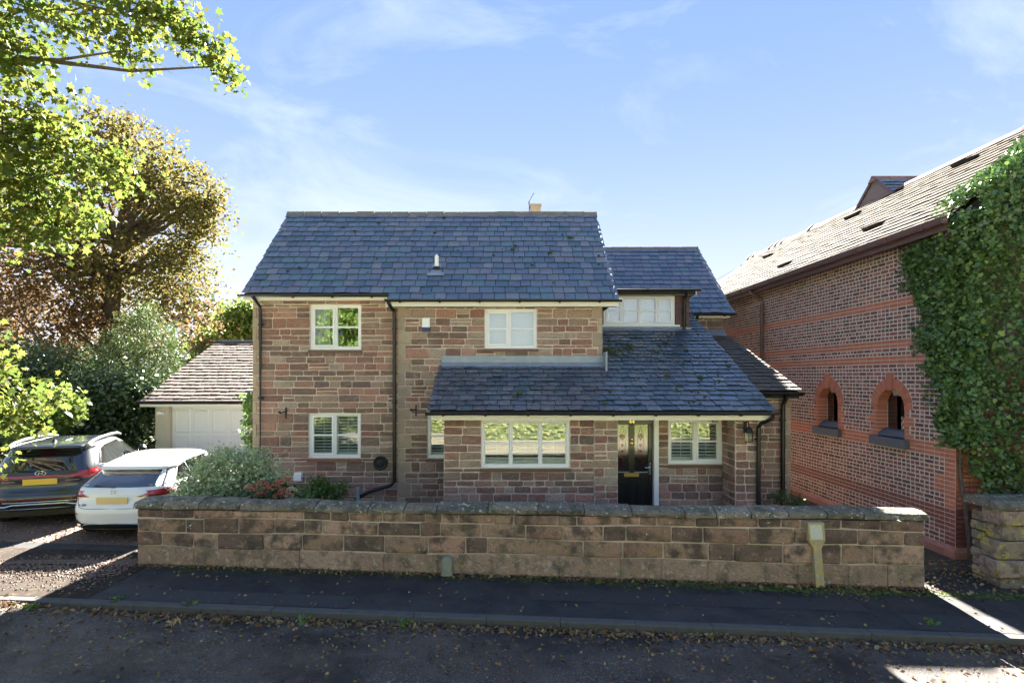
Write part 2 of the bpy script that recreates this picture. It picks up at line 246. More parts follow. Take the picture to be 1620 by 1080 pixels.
# ------------------------------------------------------------------ mesh building
class MB:
    def __init__(s): s.v, s.f, s.r, s.m = [], [], [], []
    def add(s, vs, fs, rnd=None, mi=0):
        o = len(s.v); s.v += [tuple(v) for v in vs]
        if rnd is None: rnd = R.random()
        for f in fs: s.f.append(tuple(i+o for i in f)); s.r.append(rnd); s.m.append(mi)
        return s
    def box(s, x0, x1, y0, y1, z0, z1, T=None, rnd=None, mi=0):
        vs = [(x0,y0,z0),(x1,y0,z0),(x1,y1,z0),(x0,y1,z0),(x0,y0,z1),(x1,y0,z1),(x1,y1,z1),(x0,y1,z1)]
        if T: vs = [T(*v) for v in vs]
        return s.add(vs, BOXF, rnd, mi)
    def cbox(s, x0, x1, y0, y1, z0, z1, c=.006, T=None, rnd=None, mi=0):
        """box with its front (-Y) face chamfered"""
        vs = [(x0,y0+c,z0),(x1,y0+c,z0),(x1,y1,z0),(x0,y1,z0),(x0,y0+c,z1),(x1,y0+c,z1),(x1,y1,z1),(x0,y1,z1),
              (x0+c,y0,z0+c),(x1-c,y0,z0+c),(x1-c,y0,z1-c),(x0+c,y0,z1-c)]
        fs = [(8,9,10,11),(0,1,9,8),(1,5,10,9),(5,4,11,10),(4,0,8,11),(1,2,6,5),(2,3,7,6),(3,0,4,7),(4,5,6,7),(3,2,1,0)]
        if T: vs = [T(*v) for v in vs]
        return s.add(vs, fs, rnd, mi)
    def prism(s, poly, x0, x1, axis='x', rnd=None, mi=0, T=None):
        n = len(poly)
        if axis == 'x': vs = [(x0,a,b) for a,b in poly]+[(x1,a,b) for a,b in poly]
        elif axis == 'y': vs = [(a,x0,b) for a,b in poly]+[(a,x1,b) for a,b in poly]
        else: vs = [(a,b,x0) for a,b in poly]+[(a,b,x1) for a,b in poly]
        if T: vs = [T(*v) for v in vs]
        fs = [tuple(range(n))[::-1], tuple(range(n, 2*n))]+[(i,(i+1)%n,(i+1)%n+n,i+n) for i in range(n)]
        return s.add(vs, fs, rnd, mi)
    def tube(s, pts, rs, n=8, rnd=None, mi=0, caps=True):
        pts = [Vector(p) for p in pts]
        if not isinstance(rs, (list, tuple)): rs = [rs]*len(pts)
        vs, fs = [], []
        up = None
        for i, p in enumerate(pts):
            d = (pts[min(i+1,len(pts)-1)]-pts[max(i-1,0)]).normalized()
            if up is None: up = Vector((0,0,1)) if abs(d.z) < .9 else Vector((1,0,0))
            a = d.cross(up).normalized(); b = a.cross(d).normalized()
            for k in range(n):
                t = 2*math.pi*k/n; vs.append(p+(a*math.cos(t)+b*math.sin(t))*rs[i])
        for i in range(len(pts)-1):
            for k in range(n):
                fs.append((i*n+k, i*n+(k+1)%n, (i+1)*n+(k+1)%n, (i+1)*n+k))
        if caps: fs += [tuple(range(n))[::-1], tuple(range((len(pts)-1)*n, len(pts)*n))]
        return s.add(vs, fs, rnd, mi)
    def lathe(s, prof, c=(0,0,0), n=16, axis='z', rnd=None, mi=0):
        vs, fs = [], []
        for r, h in prof:
            for k in range(n):
                t = 2*math.pi*k/n; a, b = r*math.cos(t), r*math.sin(t)
                vs.append({'z':(c[0]+a,c[1]+b,c[2]+h),'y':(c[0]+a,c[1]+h,c[2]+b),'x':(c[0]+h,c[1]+a,c[2]+b)}[axis])
        for i in range(len(prof)-1):
            for k in range(n): fs.append((i*n+k, i*n+(k+1)%n, (i+1)*n+(k+1)%n, (i+1)*n+k))
        fs += [tuple(range(n))[::-1], tuple(range((len(prof)-1)*n, len(prof)*n))]
        return s.add(vs, fs, rnd, mi)
    def build(s, name, mats, parent=None, kind=None, smooth=False, origin=None, label=None):
        me = bpy.data.meshes.new(name)
        if origin is not None: s.v = [(v[0]-origin[0], v[1]-origin[1], v[2]-origin[2]) for v in s.v]
        me.from_pydata([tuple(v) for v in s.v], [], s.f)
        a = me.attributes.new('rnd', 'FLOAT', 'FACE'); a.data.foreach_set('value', np.array(s.r, dtype=np.float32))
        if not isinstance(mats, (list, tuple)): mats = [mats]
        for m in mats: me.materials.append(M[m])
        if len(mats) > 1: me.polygons.foreach_set('material_index', np.array(s.m, dtype=np.int32))
        if smooth: me.polygons.foreach_set('use_smooth', np.ones(len(s.f), dtype=bool))
        return link(name, me, parent, kind, origin, label)
BOXF = [(0,1,5,4),(1,2,6,5),(2,3,7,6),(3,0,4,7),(4,5,6,7),(3,2,1,0)]

def link(name, me, parent=None, kind=None, origin=None, label=None):
    o = bpy.data.objects.new(name, me); COL.objects.link(o)
    if parent is not None:
        o.parent = parent
        if parent.type == 'EMPTY' and not parent.get('_local'):
            o.matrix_parent_inverse = Matrix.Translation(-Vector(parent.location))
    if origin is not None: o.location = origin
    if kind: o['kind'] = kind
    if label: o['label'] = label
    return o

def thing(name, label, cat, loc=(0,0,0), rotz=0.0, group=None, local=False):
    o = bpy.data.objects.new(name, None); COL.objects.link(o)
    o.location = loc; o.rotation_euler = (0,0,rotz); o.empty_display_size = .2
    if local: o['_local'] = 1
    tag(o, label, cat, group); return o

def tag(o, label, cat, group=None):
    o['label'] = label; o['category'] = cat
    if group: o['group'] = group
    return o

class Pieces:
    """alike pieces of one thing: the largest in view become objects, the rest one joined part"""
    def __init__(s, limit=300): s.items = []; s.limit = limit
    def add(s, name, vs, fs, mat, parent, score=None, smooth=False):
        if score is None:
            a = np.array(vs); c = a.mean(0); d = max(c[1], .5)
            ext = a.max(0)-a.min(0); score = (ext[0]*F/d+ext[1]*.3*F/d)*(ext[2]+.2*ext[1])*F/d
        s.items.append((score, len(s.items), name, vs, fs, mat, parent, R.random(), smooth))
    def flush(s, root, rest_name):
        s.items.sort(key=lambda t: (-t[0], t[1]))
        for sco, _, name, vs, fs, mat, parent, rnd, sm in s.items[:s.limit]:
            MB().add(vs, fs, rnd).build(name, mat, parent, smooth=sm)
        rest = s.items[s.limit:]
        if rest:
            mats = sorted(set(t[5] for t in rest)); mb = MB()
            for t in rest: mb.add(t[3], t[4], t[7], mats.index(t[5]))
            mb.build(rest_name, mats, root, kind='stuff')

def W(px, py, Y):
    """world point on the vertical plane at distance Y, read from photo pixels"""
    return Vector(((px-CX)*Y/F, Y, CH-(py-CY)*Y/F))

# ------------------------------------------------------------------ stonework
def subdivide(a, b, lo, hi, rng):
    n = max(1, round((b-a)/((lo+hi)/2))); ws = [rng.uniform(lo, hi) for _ in range(n)]
    t = (b-a)/sum(ws); out = [a]
    for w in ws: out.append(out[-1]+w*t)
    out[-1] = b; return out

def courses(u0, u1, z0, z1, holes, hlo, hhi, wlo, whi, rng, split=.25):
    br = sorted(set([z0, z1]+[z for h in holes for z in (h[2], h[3]) if z0 < z < z1]))
    br2 = [br[0]]
    for z in br[1:]:
        if z-br2[-1] > .04: br2.append(z)
    br2[-1] = z1
    rects = []
    for a, b in zip(br2, br2[1:]):
        ys = subdivide(a, b, hlo, hhi, rng) if b-a > hlo*1.3 else [a, b]
        for za, zb in zip(ys, ys[1:]):
            free = [(u0, u1)]
            for h in holes:
                if h[2] < (za+zb)/2 < h[3]:
                    nf = []
                    for p, q in free:
                        if h[1] <= p or h[0] >= q: nf.append((p, q)); continue
                        if h[0] > p: nf.append((p, h[0]))
                        if h[1] < q: nf.append((h[1], q))
                    free = nf
            for p, q in free:
                if q-p < .03: continue
                xs = subdivide(p, q, wlo, whi, rng)
                for xa, xb in zip(xs, xs[1:]):
                    if zb-za > .15 and rng.random() < split:
                        zm = za+(zb-za)*rng.uniform(.4, .6); rects += [(xa, xb, za, zm), (xa, xb, zm, zb)]
                    else: rects.append((xa, xb, za, zb))
    return rects

def stone_shape(P, rect, g=.007, cr=.03, proud=(.010,.024), inset=.014, jit=.006, rng=R):
    xa, xb, za, zb = rect; xa += g; xb -= g; za += g; zb -= g
    w, h = xb-xa, zb-za; m = .36*min(w, h)
    c = [min(m, rng.uniform(.3, 1)*cr) for _ in range(4)]; j = lambda: rng.uniform(-jit, jit)
    ring = [(xa+c[0],za),(xb-c[1],za),(xb,za+c[1]),(xb,zb-c[2]),(xb-c[2],zb),(xa+c[3],zb),(xa,zb-c[3]),(xa,za+c[0])]
    ring = [(a+j()*.7, b+j()) for a, b in ring]
    mx, mz = (xa+xb)/2, (za+zb)/2; i = min(inset, .25*min(w, h))
    kx, kz = 1-2*i/w, 1-2*i/h
    p = rng.uniform(*proud); tx, tz = rng.uniform(-.004,.004), rng.uniform(-.004,.004)
    vs = [P(a, b, -.02) for a, b in ring]+[P(a, b, p*.55) for a, b in ring]+[P(mx+(a-mx)*kx, mz+(b-mz)*kz, p+tx*(a-mx)/w*2+tz*(b-mz)/h*2) for a, b in ring]
    fs = [(k,(k+1)%8,(k+1)%8+8,k+8) for k in range(8)]+[(k+8,(k+1)%8+8,(k+1)%8+16,k+16) for k in range(8)]+[tuple(range(16,24))]
    return vs, fs

def wall_body(P, u0, u1, z0, z1, holes, thick, rnd=0.5):
    """front and back skins with real openings and reveals; P(u, z, outward)"""
    mb = MB()
    us = sorted(set([u0, u1]+[min(max(h[k], u0), u1) for h in holes for k in (0, 1)]))
    zs = sorted(set([z0, z1]+[min(max(h[k], z0), z1) for h in holes for k in (2, 3)]))
    def solid(i, j):
        if i < 0 or j < 0 or i >= len(us)-1 or j >= len(zs)-1: return False
        a, b = (us[i]+us[i+1])/2, (zs[j]+zs[j+1])/2
        return not any(h[0] < a < h[1] and h[2] < b < h[3] for h in holes)
    for i in range(len(us)-1):
        for j in range(len(zs)-1):
            if not solid(i, j): continue
            a, b, c, d = us[i], us[i+1], zs[j], zs[j+1]
            mb.add([P(a,c,0),P(b,c,0),P(b,d,0),P(a,d,0)], [(0,1,2,3)], rnd)
            mb.add([P(a,c,-thick),P(b,c,-thick),P(b,d,-thick),P(a,d,-thick)], [(3,2,1,0)], rnd)
            for di, dj, q in ((-1,0,(a,c,a,d)),(1,0,(b,d,b,c)),(0,-1,(b,c,a,c)),(0,1,(a,d,b,d))):
                if not solid(i+di, j+dj):
                    mb.add([P(q[0],q[1],0),P(q[2],q[3],0),P(q[2],q[3],-thick),P(q[0],q[1],-thick)], [(0,3,2,1)], rnd)
    return mb

def facing(Y): return lambda u, z, d: (u, Y-d, z)                 # a wall facing the street
def facing_w(X): return lambda u, z, d: (X-d, u, z)               # a wall facing -X, u runs along +Y
def facing_e(X): return lambda u, z, d: (X+d, u, z)

# ------------------------------------------------------------------ slate and tile roofs
def roof_pieces(pieces, parent, name, mat, eave, tan, rowlen, width, span, nrows, th=.009, jit=1.0, rng=R, alongX=True, lift=.02, frame=None):
    """rows of overlapping slates. eave=(Y,z) of the lowest edge; span(Y)->list of (xa, xb); frame maps (u, s, h)->world where
    s runs up the slope and h off it"""
    cs = 1/math.sqrt(1+tan*tan); sn = tan*cs
    for r in range(nrows):
        s0 = r*rowlen; s1 = s0+rowlen*1.12
        y = eave[0]+(s0+rowlen*.5)*cs
        for xa, xb in span(y):
            xa = xa+rng.uniform(-.012,.012); xb = xb+rng.uniform(-.014,.014); x = xa+(-.5*width if r % 2 else 0)+rng.uniform(-.03, .0)*jit
            while x < xb-.01:
                w = width*rng.uniform(.86, 1.14); a, b = max(x, xa), min(x+w, xb); x += w
                if b-a < .04: continue
                g = .0065; a += g; b -= g
                dz = rng.uniform(-.014, .008)*jit-(.03 if rng.random() < .02 else 0); hh = lift+rng.uniform(0, .006)*jit; sk = rng.uniform(-.006,.006)*jit
                lo, hi = s0+dz, s1
                q = [(a, lo+sk, hh+.016), (b, lo-sk, hh+.016), (b, hi, hh-.008), (a, hi, hh-.008)]
                if rng.random() < .12*jit:                       # a chipped corner
                    q[0] = (a, lo+.02, hh+.016)
                if frame: pt = frame
                else: pt = lambda u, s, h: (u, eave[0]+s*cs-h*sn, eave[1]+s*sn+h*cs)
                vs = [pt(*k) for k in q]+[pt(k[0], k[1], k[2]-th) for k in q]
                pieces.add(name, vs, [(0,1,2,3),(4,5,1,0),(5,6,2,1),(7,4,0,3),(6,7,3,2),(7,6,5,4)], mat, parent)

# ------------------------------------------------------------------ foliage
SHAPES = {
 'oval': [(0,-.5),(.27,-.12),(.24,.22),(0,.55),(-.24,.22),(-.27,-.12)],
 'quad': [(0,-.5),(.33,0),(0,.5),(-.33,0)],
 'blade': [(0,-.5),(.12,0),(0,.5),(-.12,0)],
 'maple': [(0,-.42),(.10,-.22),(.42,-.30),(.30,-.04),(.52,.16),(.26,.18),(.16,.28),(0,.58),(-.16,.28),(-.26,.18),(-.52,.16),(-.30,-.04),(-.42,-.30),(-.10,-.22)],
 'ivy': [(0,-.38),(.32,-.30),(.42,.02),(.18,.14),(0,.5),(-.18,.14),(-.42,.02),(-.32,-.30)],
}
def leaf_arrays(c, size, shape, rng, up=.6, fold=.12, facing_dir=None, spread=1.0):
    c = np.asarray(c, float); n = len(c); sh = np.array(SHAPES[shape]); k = len(sh)
    nrm = rng.normal(size=(n,3))*spread; nrm[:,2] += up
    if facing_dir is not None: nrm += np.asarray(facing_dir)
    nrm /= np.linalg.norm(nrm, axis=1)[:,None]+1e-9
    t = rng.normal(size=(n,3)); t -= (t*nrm).sum(1)[:,None]*nrm; t /= np.linalg.norm(t, axis=1)[:,None]+1e-9
    b = np.cross(nrm, t)
    s = (size*rng.uniform(.65, 1.3, n))[:,None,None] if np.isscalar(size) else (np.asarray(size))[:,None,None]
    v = sh[None,:,0:1]*t[:,None,:]+sh[None,:,1:2]*b[:,None,:]-fold*np.abs(sh[None,:,1:2])*nrm[:,None,:]
    return (c[:,None,:]+v*s).reshape(-1,3), n, k

def leaf_mesh(name, c, size, shape, mat, parent=None, kind='stuff', rng=NR, origin=None, label=None, **kw):
    v, n, k = leaf_arrays(c, size, shape, rng, **kw)
    if origin is not None: v = v-np.array(origin)
    me = bpy.data.meshes.new(name)
    me.vertices.add(n*k); me.vertices.foreach_set('co', v.astype(np.float32).ravel())
    me.loops.add(n*k); me.loops.foreach_set('vertex_index', np.arange(n*k, dtype=np.int32))
    me.polygons.add(n); me.polygons.foreach_set('loop_start', (np.arange(n)*k).astype(np.int32))
    try: me.polygons.foreach_set('loop_total', np.full(n, k, dtype=np.int32))
    except Exception: pass
    me.update(calc_edges=True)
    a = me.attributes.new('rnd', 'FLOAT', 'FACE'); a.data.foreach_set('value', rng.uniform(0, 1, n).astype(np.float32))
    me.materials.append(M[mat])
    return link(name, me, parent, kind, origin, label)

def blob_points(blobs, n, rng=NR, clump=0.35, per=14, shell=.55):
    """clumps of points scattered towards the surface of ellipsoid blobs (cx,cy,cz,rx,ry,rz[,weight])"""
    wts = np.array([b[3]*b[4]*b[5] if len(b) < 7 else b[6] for b in blobs], float)**.7; wts /= wts.sum()
    nc = max(1, n//per); ids = rng.choice(len(blobs), nc, p=wts); B = np.array([b[:6] for b in blobs])[ids]
    d = rng.normal(size=(nc,3)); d /= np.linalg.norm(d, axis=1)[:,None]
    rr = shell+(1-shell)*rng.uniform(0, 1, nc)**.6; rr *= rng.uniform(.85, 1.12, nc)
    cc = B[:,:3]+d*B[:,3:6]*rr[:,None]
    p = np.repeat(cc, per, 0)+rng.normal(size=(nc*per,3))*clump*np.array([1,1,.6])
    return p, cc

def limb(mb, a, b, r0, r1, sag=.0, n=5, wob=.08, rng=R):
    a, b = Vector(a), Vector(b); L = (b-a).length; pts, rs = [], []
    for i in range(n+1):
        t = i/n; p = a.lerp(b, t)+Vector((rng.uniform(-1,1),rng.uniform(-1,1),rng.uniform(-1,1)))*wob*L*.25*math.sin(math.pi*t)
        p.z += sag*math.sin(math.pi*t)*L; pts.append(p); rs.append(r0+(r1-r0)*t)
    mb.tube(pts, rs, 6); return pts
# ------------------------------------------------------------------ ground, road, pavement
def struct(mb, name, mat, **k): return mb.build(name, mat, kind='structure', **k)
KA = rad(4.0); KO = (-4.84, 7.52)
def st(u, w):                                     # along the kerb, towards the house
    return KO[0]+u*math.cos(KA)+w*math.sin(KA), KO[1]-u*math.sin(KA)+w*math.cos(KA)
def zk(u): return -.05-.0095*min(max(u, -6), 16)
def zp(u, w): return zk(u)+.022*w                 # pavement surface
def drop(u): return .018 if u < -1.6 else (.018+.072*min(1, (u+1.6)/1.8))
def zr(u, w): return zk(u)-.092+.012*max(0, min(1, (-w)/1.0))*.5+(.074 if u < -1.6 else .074*(1-min(1, (u+1.6)/1.8)))*max(0, 1-max(0, -w-.0)/.9)

g = MB(); g.add([(-900,-900,-.75),(900,-900,-.75),(900,900,-.75),(-900,900,-.75)], [(0,1,2,3)]); struct(g, 'ground', 'grass')
def sheet(us, ws, zf, uv=st):
    mb = MB(); vs = [(*uv(u, w), zf(u, w)) for w in ws for u in us]; n = len(us)
    mb.add(vs, [(j*n+i, j*n+i+1, (j+1)*n+i+1, (j+1)*n+i) for j in range(len(ws)-1) for i in range(n-1)]); return mb
US = [-60,-30,-15]+[x*.4 for x in range(-18, 45)]+[30, 60]
struct(sheet(US, [-7.2,-5,-3.5,-2.5,-2,-1.5,-1.2,-.9,-.7,-.5,-.3,-.15,0], lambda u, w: zr(u, w)), 'road', 'asphalt_road', smooth=True)
struct(sheet(US, [.125,.4,.7,1,1.3,1.65,2.3], lambda u, w: zp(u, w)), 'pavement', 'asphalt_pave', smooth=True)
kb = MB(); kb.add([(*st(-60,.02), -.6), (*st(60,.02), -.6), (*st(60,.1), -.6), (*st(-60,.1), -.6)], [(0,1,2,3)])
kerb = struct(kb, 'kerb', 'kerb')
u = -7.2
while u < 17.5:
    mb = MB(); a, b = u+.003, u+.912; prof = [(.0,-.3),(.0,-.012),(.016,.001),(.125,.004),(.125,-.3)]
    vs = [(*st(x, w), zk(x)+z) for x in (a, b) for w, z in prof]; j = R.uniform(-.003,.003)
    vs = [(x, y, z+j) for x, y, z in vs]
    mb.add(vs, [(0,1,6,5),(1,2,7,6),(2,3,8,7),(3,4,9,8),(4,3,2,1,0),(5,6,7,8,9)]); mb.build('kerb_stone', 'kerb', kerb); u += .915
# the apron and the gravel drive on the left, the garden behind the wall, the alley on the right
struct(sheet([-14,-9,-6.2,-3,-1.9,-1.45,-1.0,-.62], [.128,.5,1,1.7,2.0], lambda u, w: zp(u, w)+.005), 'driveway_apron', 'apron')
def dz(x, y): return .004+.012*math.sin(x*1.7+y*.9)+.010*math.sin(y*2.3-x)
xs = [-30,-20]+[-14+.5*i for i in range(17)]+[-5.62]; ys = [8.95+.5*i for i in range(17)]+[18, 40]
struct(sheet(xs, ys, lambda u, w: dz(u, w), uv=lambda u, w: (u, w)), 'gravel_drive', 'gravel_bed', smooth=True)
struct(sheet([-5.62, 6.3], [8.4, 9.3, 30], lambda u, w: -.16 if w < 9 else -.03, uv=lambda u, w: (u, w)), 'front_garden', 'soil')
struct(sheet([6.0, 6.6, 7.2, 9, 14, 30], [8.25, 8.9, 9.7, 23], lambda u, w: -.128+.02*(w-8.3 if w < 10 else 1.7), uv=lambda u, w: (u, w)), 'alley', 'soil')
for a, b, w0, w1 in ((5.2, 9.6, .62, 1.02), (-.4, 2.9, .14, .52), (9.9, 12.4, .14, .60)):          # old trench reinstatements in the pavement
    struct(sheet([a+(b-a)*i/8 for i in range(9)], [w0, w1], lambda u, w: zp(u, w)+.004), 'pavement_patch', 'pave_patch')
# loose gravel standing on the near part of the drive
n = 12500; gx = NR.uniform(-11.5,-5.6,n); gy = 8.95+(NR.uniform(0,1,n)**1.6)*6
gy[9000:] = 8.95-np.abs(NR.normal(size=3500))*.42; gy = np.maximum(gy, 7.95)
def gz(a, b):
    if b > 8.95: return dz(a, b)
    dx, dy = a-KO[0], b-KO[1]; return zp(dx*math.cos(KA)-dy*math.sin(KA), dx*math.sin(KA)+dy*math.cos(KA))+.006
oct_v = np.array([(1,0,0),(-1,0,0),(0,1,0),(0,-1,0),(0,0,.7),(0,0,-.7)])
gs = NR.uniform(.009,.022,n); ang = NR.uniform(0,6.28,n)
cv = np.stack([gx, gy, np.array([gz(a, b) for a, b in zip(gx, gy)])+gs*.25], 1)
o6 = np.repeat(oct_v[None], n, 0)*NR.uniform(.6,1.3,(n,6,1))
rx = o6[:,:,0]*np.cos(ang)[:,None]-o6[:,:,1]*np.sin(ang)[:,None]; ry = o6[:,:,0]*np.sin(ang)[:,None]+o6[:,:,1]*np.cos(ang)[:,None]
gv = cv[:,None,:]+np.stack([rx, ry, o6[:,:,2]], 2)*gs[:,None,None]
of = np.array([(0,2,4),(2,1,4),(1,3,4),(3,0,4),(2,0,5),(1,2,5),(3,1,5),(0,3,5)])
gm = bpy.data.meshes.new('gravel'); gm.from_pydata(gv.reshape(-1,3).tolist(), [], (of[None]+6*np.arange(n)[:,None,None]).reshape(-1,3).tolist())
at_ = gm.attributes.new('rnd','FLOAT','FACE'); at_.data.foreach_set('value', np.repeat(NR.uniform(0,1,n),8).astype(np.float32)); gm.materials.append(M['gravel'])
link('gravel', gm, kind='stuff')
# far bank of the road, behind the viewer: verge and field that the windows reflect
struct(sheet(US, [-60,-30,-9.2,-7.3], lambda u, w: -.08+(.04 if w < -8 else 0)+.006*max(0,-w-9)), 'grass_verge', 'dry_verge')
# moss along the foot of the wall
mo = []
for i in range(2600):
    u = NR.uniform(-.2, 17) if NR.uniform() < .7 else NR.uniform(6, 12.5)
    w = 1.42-.012*u*0-abs(NR.normal())*.10-(.1 if 8 < u < 11.5 else 0)*NR.uniform()
    mo.append((*st(u, w), zp(u, w)+.006))
leaf_mesh('moss_strip', mo, .05, 'oval', 'moss_edge', up=6, fold=0)

# ------------------------------------------------------------------ the front boundary wall
BA = Vector((-5.60, 9.03, 0)); BE = Vector((6.06, 8.29, 0)); BD = (BE-BA).normalized(); BN = Vector((BD.y, -BD.x, 0)); BL = (BE-BA).length
def zb(u): return -.03-.0085*u
def PB(u, z, d): q = BA+BD*u+BN*d; return (q.x, q.y, z)
bw = thing('boundary_wall', 'long low brown sandstone wall with lichened coping stones along the pavement', 'wall', tuple(BA))
TH = .36
mb = MB()
for i in range(24):
    a, b = BL*i/24, BL*(i+1)/24
    mb.add([PB(a,zb(a)-.2,0),PB(b,zb(b)-.2,0),PB(b,.83,0),PB(a,.83,0),PB(a,zb(a)-.2,-TH),PB(b,zb(b)-.2,-TH),PB(b,.83,-TH),PB(a,.83,-TH)],
           [(0,1,2,3),(7,6,5,4),(3,2,6,7)]+([(4,0,3,7)] if i == 0 else [])+([(1,5,6,2)] if i == 23 else []), .5)
core = mb.build('wall_core', 'wall_mortar', bw)
rng = R
lev = [0, .29, .52, .72, .83+.02]                                   # bed joints as shares, warped a little along the wall
def warp(u, k, i): return 0 if i in (0, 4) else .012*math.sin(u*.9+i*2)+.008*math.sin(u*2.3+i)
cuts = [0]
for i in range(4):
    lo, hi = [(.45,1.0),(.32,.80),(.26,.70),(.24,.64)][i]
    xs = subdivide(.0, BL, lo, hi, rng)
    for a, b in zip(xs, xs[1:]):
        def PW(u, z, d, i=i):
            z0 = zb(u); t = (z-lev[i])/(lev[i+1]-lev[i])
            za = z0+(.845-z0)*lev[i]/.85+warp(u,0,i); zc = z0+(.845-z0)*lev[i+1]/.85+warp(u,0,i+1)
            return PB(u, za+(zc-za)*t, d)
        r0 = (a, b, lev[i], lev[i+1])
        vs, fs = stone_shape(PW, r0, g=.0105 if i else .005, cr=.018 if i else .012, proud=(.016,.045) if i else (.02,.032), inset=.02, jit=.008)
        MB().add(vs, fs).build('stone', 'wall_plinth' if i == 0 else 'wall_stone', bw)
# end stones showing on the two ends of the wall
for uu, sg in ((0, -1), (BL, 1)):
    for i in range(4):
        z0 = zb(uu); za = z0+(.845-z0)*lev[i]/.85; zc = z0+(.845-z0)*lev[i+1]/.85
        def PE(a, z, d, uu=uu, sg=sg): q = BA+BD*(uu+sg*d)-BN*a; return (q.x, q.y, z)
        vs, fs = stone_shape(PE, (.0, TH, za, zc), g=.008, cr=.04, proud=(.012,.03), inset=.02)
        MB().add(vs, fs).build('stone', 'wall_stone', bw)
u = -.05
while u < BL+.04:
    w = min(R.uniform(.42, .86), BL+.05-u)
    if BL+.05-(u+w) < .3: w = BL+.05-u
    a, b = u+.007, u+w-.007; j = [R.uniform(-.013,.013) for _ in range(8)]; hh = R.uniform(-.012,.012)
    prof = [(.055+j[0],.855),(.06+j[1],.905+j[2]),(.02,.935+j[3]),(-.14,.975+j[4]),(-.30,.965+j[5]),(-TH-.05,.92),(-TH-.055,.855)]
    vs = []
    xs = [a, a+.012, (a+b)/2, b-.012, b]
    for k, x in enumerate(xs):
        s = .93 if k in (0, 4) else 1
        vs += [PB(x, .90+(z-.90)*(s if z > .9 else 1)+(hh if z > .9 else 0)+.010*math.sin(x*1.3)+(R.uniform(-.004,.004) if 0 < k < 4 else 0), d*s) for d, z in prof]
    n = len(prof); fs = [(k*n+i, (k+1)*n+i, (k+1)*n+(i+1)%n, k*n+(i+1)%n) for k in range(4) for i in range(n)]+[tuple(range(n)), tuple(range(4*n,5*n))[::-1]]
    MB().add(vs, fs).build('coping_stone', 'coping', bw); u += w

# small things at the foot of the wall
u0 = 8.95
base = W(1291, 936, 8.42); z0 = zp(0,0)
hp = thing('hydrant_marker', 'yellowed concrete marker post with square worn plate leaning at the wall', 'marker post', (base.x, 8.33, -.16))
s = 8.33/F
mb = MB()
def tilt(x, y, z): return (base.x+x-.085*max(z,0), 8.33+y, -.155+z)
mb.prism([(-.062,-.05),(.062,-.05),(.056,.60),(.108,.70),(.112,.955),(-.112,.955),(-.108,.70),(-.056,.60)], -.045, .055, axis='y', T=lambda a, y, b: tilt(a, y, b))
mb.build('post', 'post', hp)
mb = MB(); mb.prism([(-.116,.975),(-.116,.945),(.116,.945),(.116,.975)], -.06, .06, axis='y', T=lambda a, y, b: tilt(a, y, b))
for a, b in ((-.116,-.09),(.09,.116)): mb.box(a, b, -.058, -.044, .71, .944, T=tilt)
mb.box(-.089, .089, -.058, -.044, .705, .73, T=tilt)
mb.build('plate_frame', 'post', hp)
mb = MB(); mb.box(-.088, .088, -.051, -.044, .732, .943, T=tilt); mb.build('plate', 'post_plate', hp)
c = W(707, 905, 8.62)
mb = MB(); n = 10; prof = [(-.082,-.05),(.082,-.05)]+[(.082*math.cos(math.pi*i/n), .21+.082*math.sin(math.pi*i/n)) for i in range(n+1)]
mb.prism(prof, -.05, .06, axis='y', T=lambda a, y, b: (c.x+a, 8.66+y, -.055+b))
prof2 = [(a*.86, b if b < 0 else b*.985) for a, b in prof]
mb.prism(prof2, -.066, -.051, axis='y', T=lambda a, y, b: (c.x+a, 8.66+y, -.055+b))
o = mb.build('marker_stone', 'grey_stone', origin=(c.x, 8.66, -.06)); tag(o, 'small grey round-topped marker stone at the foot of the front wall', 'marker stone')

# the rough stone gate pier at the right edge
gp = thing('gate_pier', 'rough stacked stone wall end with flat slab on top at right edge', 'stone pier', (7.7, 8.6, -.13))
def stack(x0, x1, y0, y1, z0, z1, lo, hi, name='stone', bulge=.05, rag=.06):
    zs = subdivide(z0, z1, lo, hi, R)
    for a, b in zip(zs, zs[1:]):
        q = 0
        xs = [x0, x1] if x1-x0 < .75 else [x0, x0+R.uniform(.5,.8)]+([x1] if x1-x0 < 1.6 else [x0+1.35, x1])
        for xa, xb in zip(xs, xs[1:]):
            ra, rb = R.uniform(-rag, rag)*.6, R.uniform(0, rag)
            if xa == x0: xa += ra
            mb = MB(); vs = []; h = b-a-.016
            for k, (t, s) in enumerate(((0,.012),(.07,.0),(.5,-bulge*.15),(.93,.0),(1,.010))):
                z = a+.006+h*t; e = s; r_ = [(xa+.006+e,y0+.0+e-rb),(xb-.006-e,y0+e-rb),(xb-.006-e,y1-e),(xa+.006+e,y1-e)]
                c_ = .022
                ring = [(r_[0][0]+c_,r_[0][1]),(r_[1][0]-c_,r_[1][1]),(r_[1][0],r_[1][1]+c_),(r_[2][0],r_[2][1]-c_),(r_[2][0]-c_,r_[2][1]),(r_[3][0]+c_,r_[3][1]),(r_[3][0],r_[3][1]-c_),(r_[0][0],r_[0][1]+c_)]
                vs += [(x+R.uniform(-.008,.008), y+R.uniform(-.008,.008), z+R.uniform(-.004,.004)) for x, y in ring]
            fs = [(k*8+i, k*8+(i+1)%8, (k+1)*8+(i+1)%8, (k+1)*8+i) for k in range(4) for i in range(8)]+[tuple(range(8))[::-1], tuple(range(32,40))]
            mb.add(vs, fs).build(name, 'pier_stone', gp)
stack(7.14, 9.9, 8.33, 8.60, -.2, 1.0, .18, .27, rag=.09)
stack(7.17, 7.55, 8.625, 8.84, -.2, .90, .12, .17, bulge=.03, rag=.05)
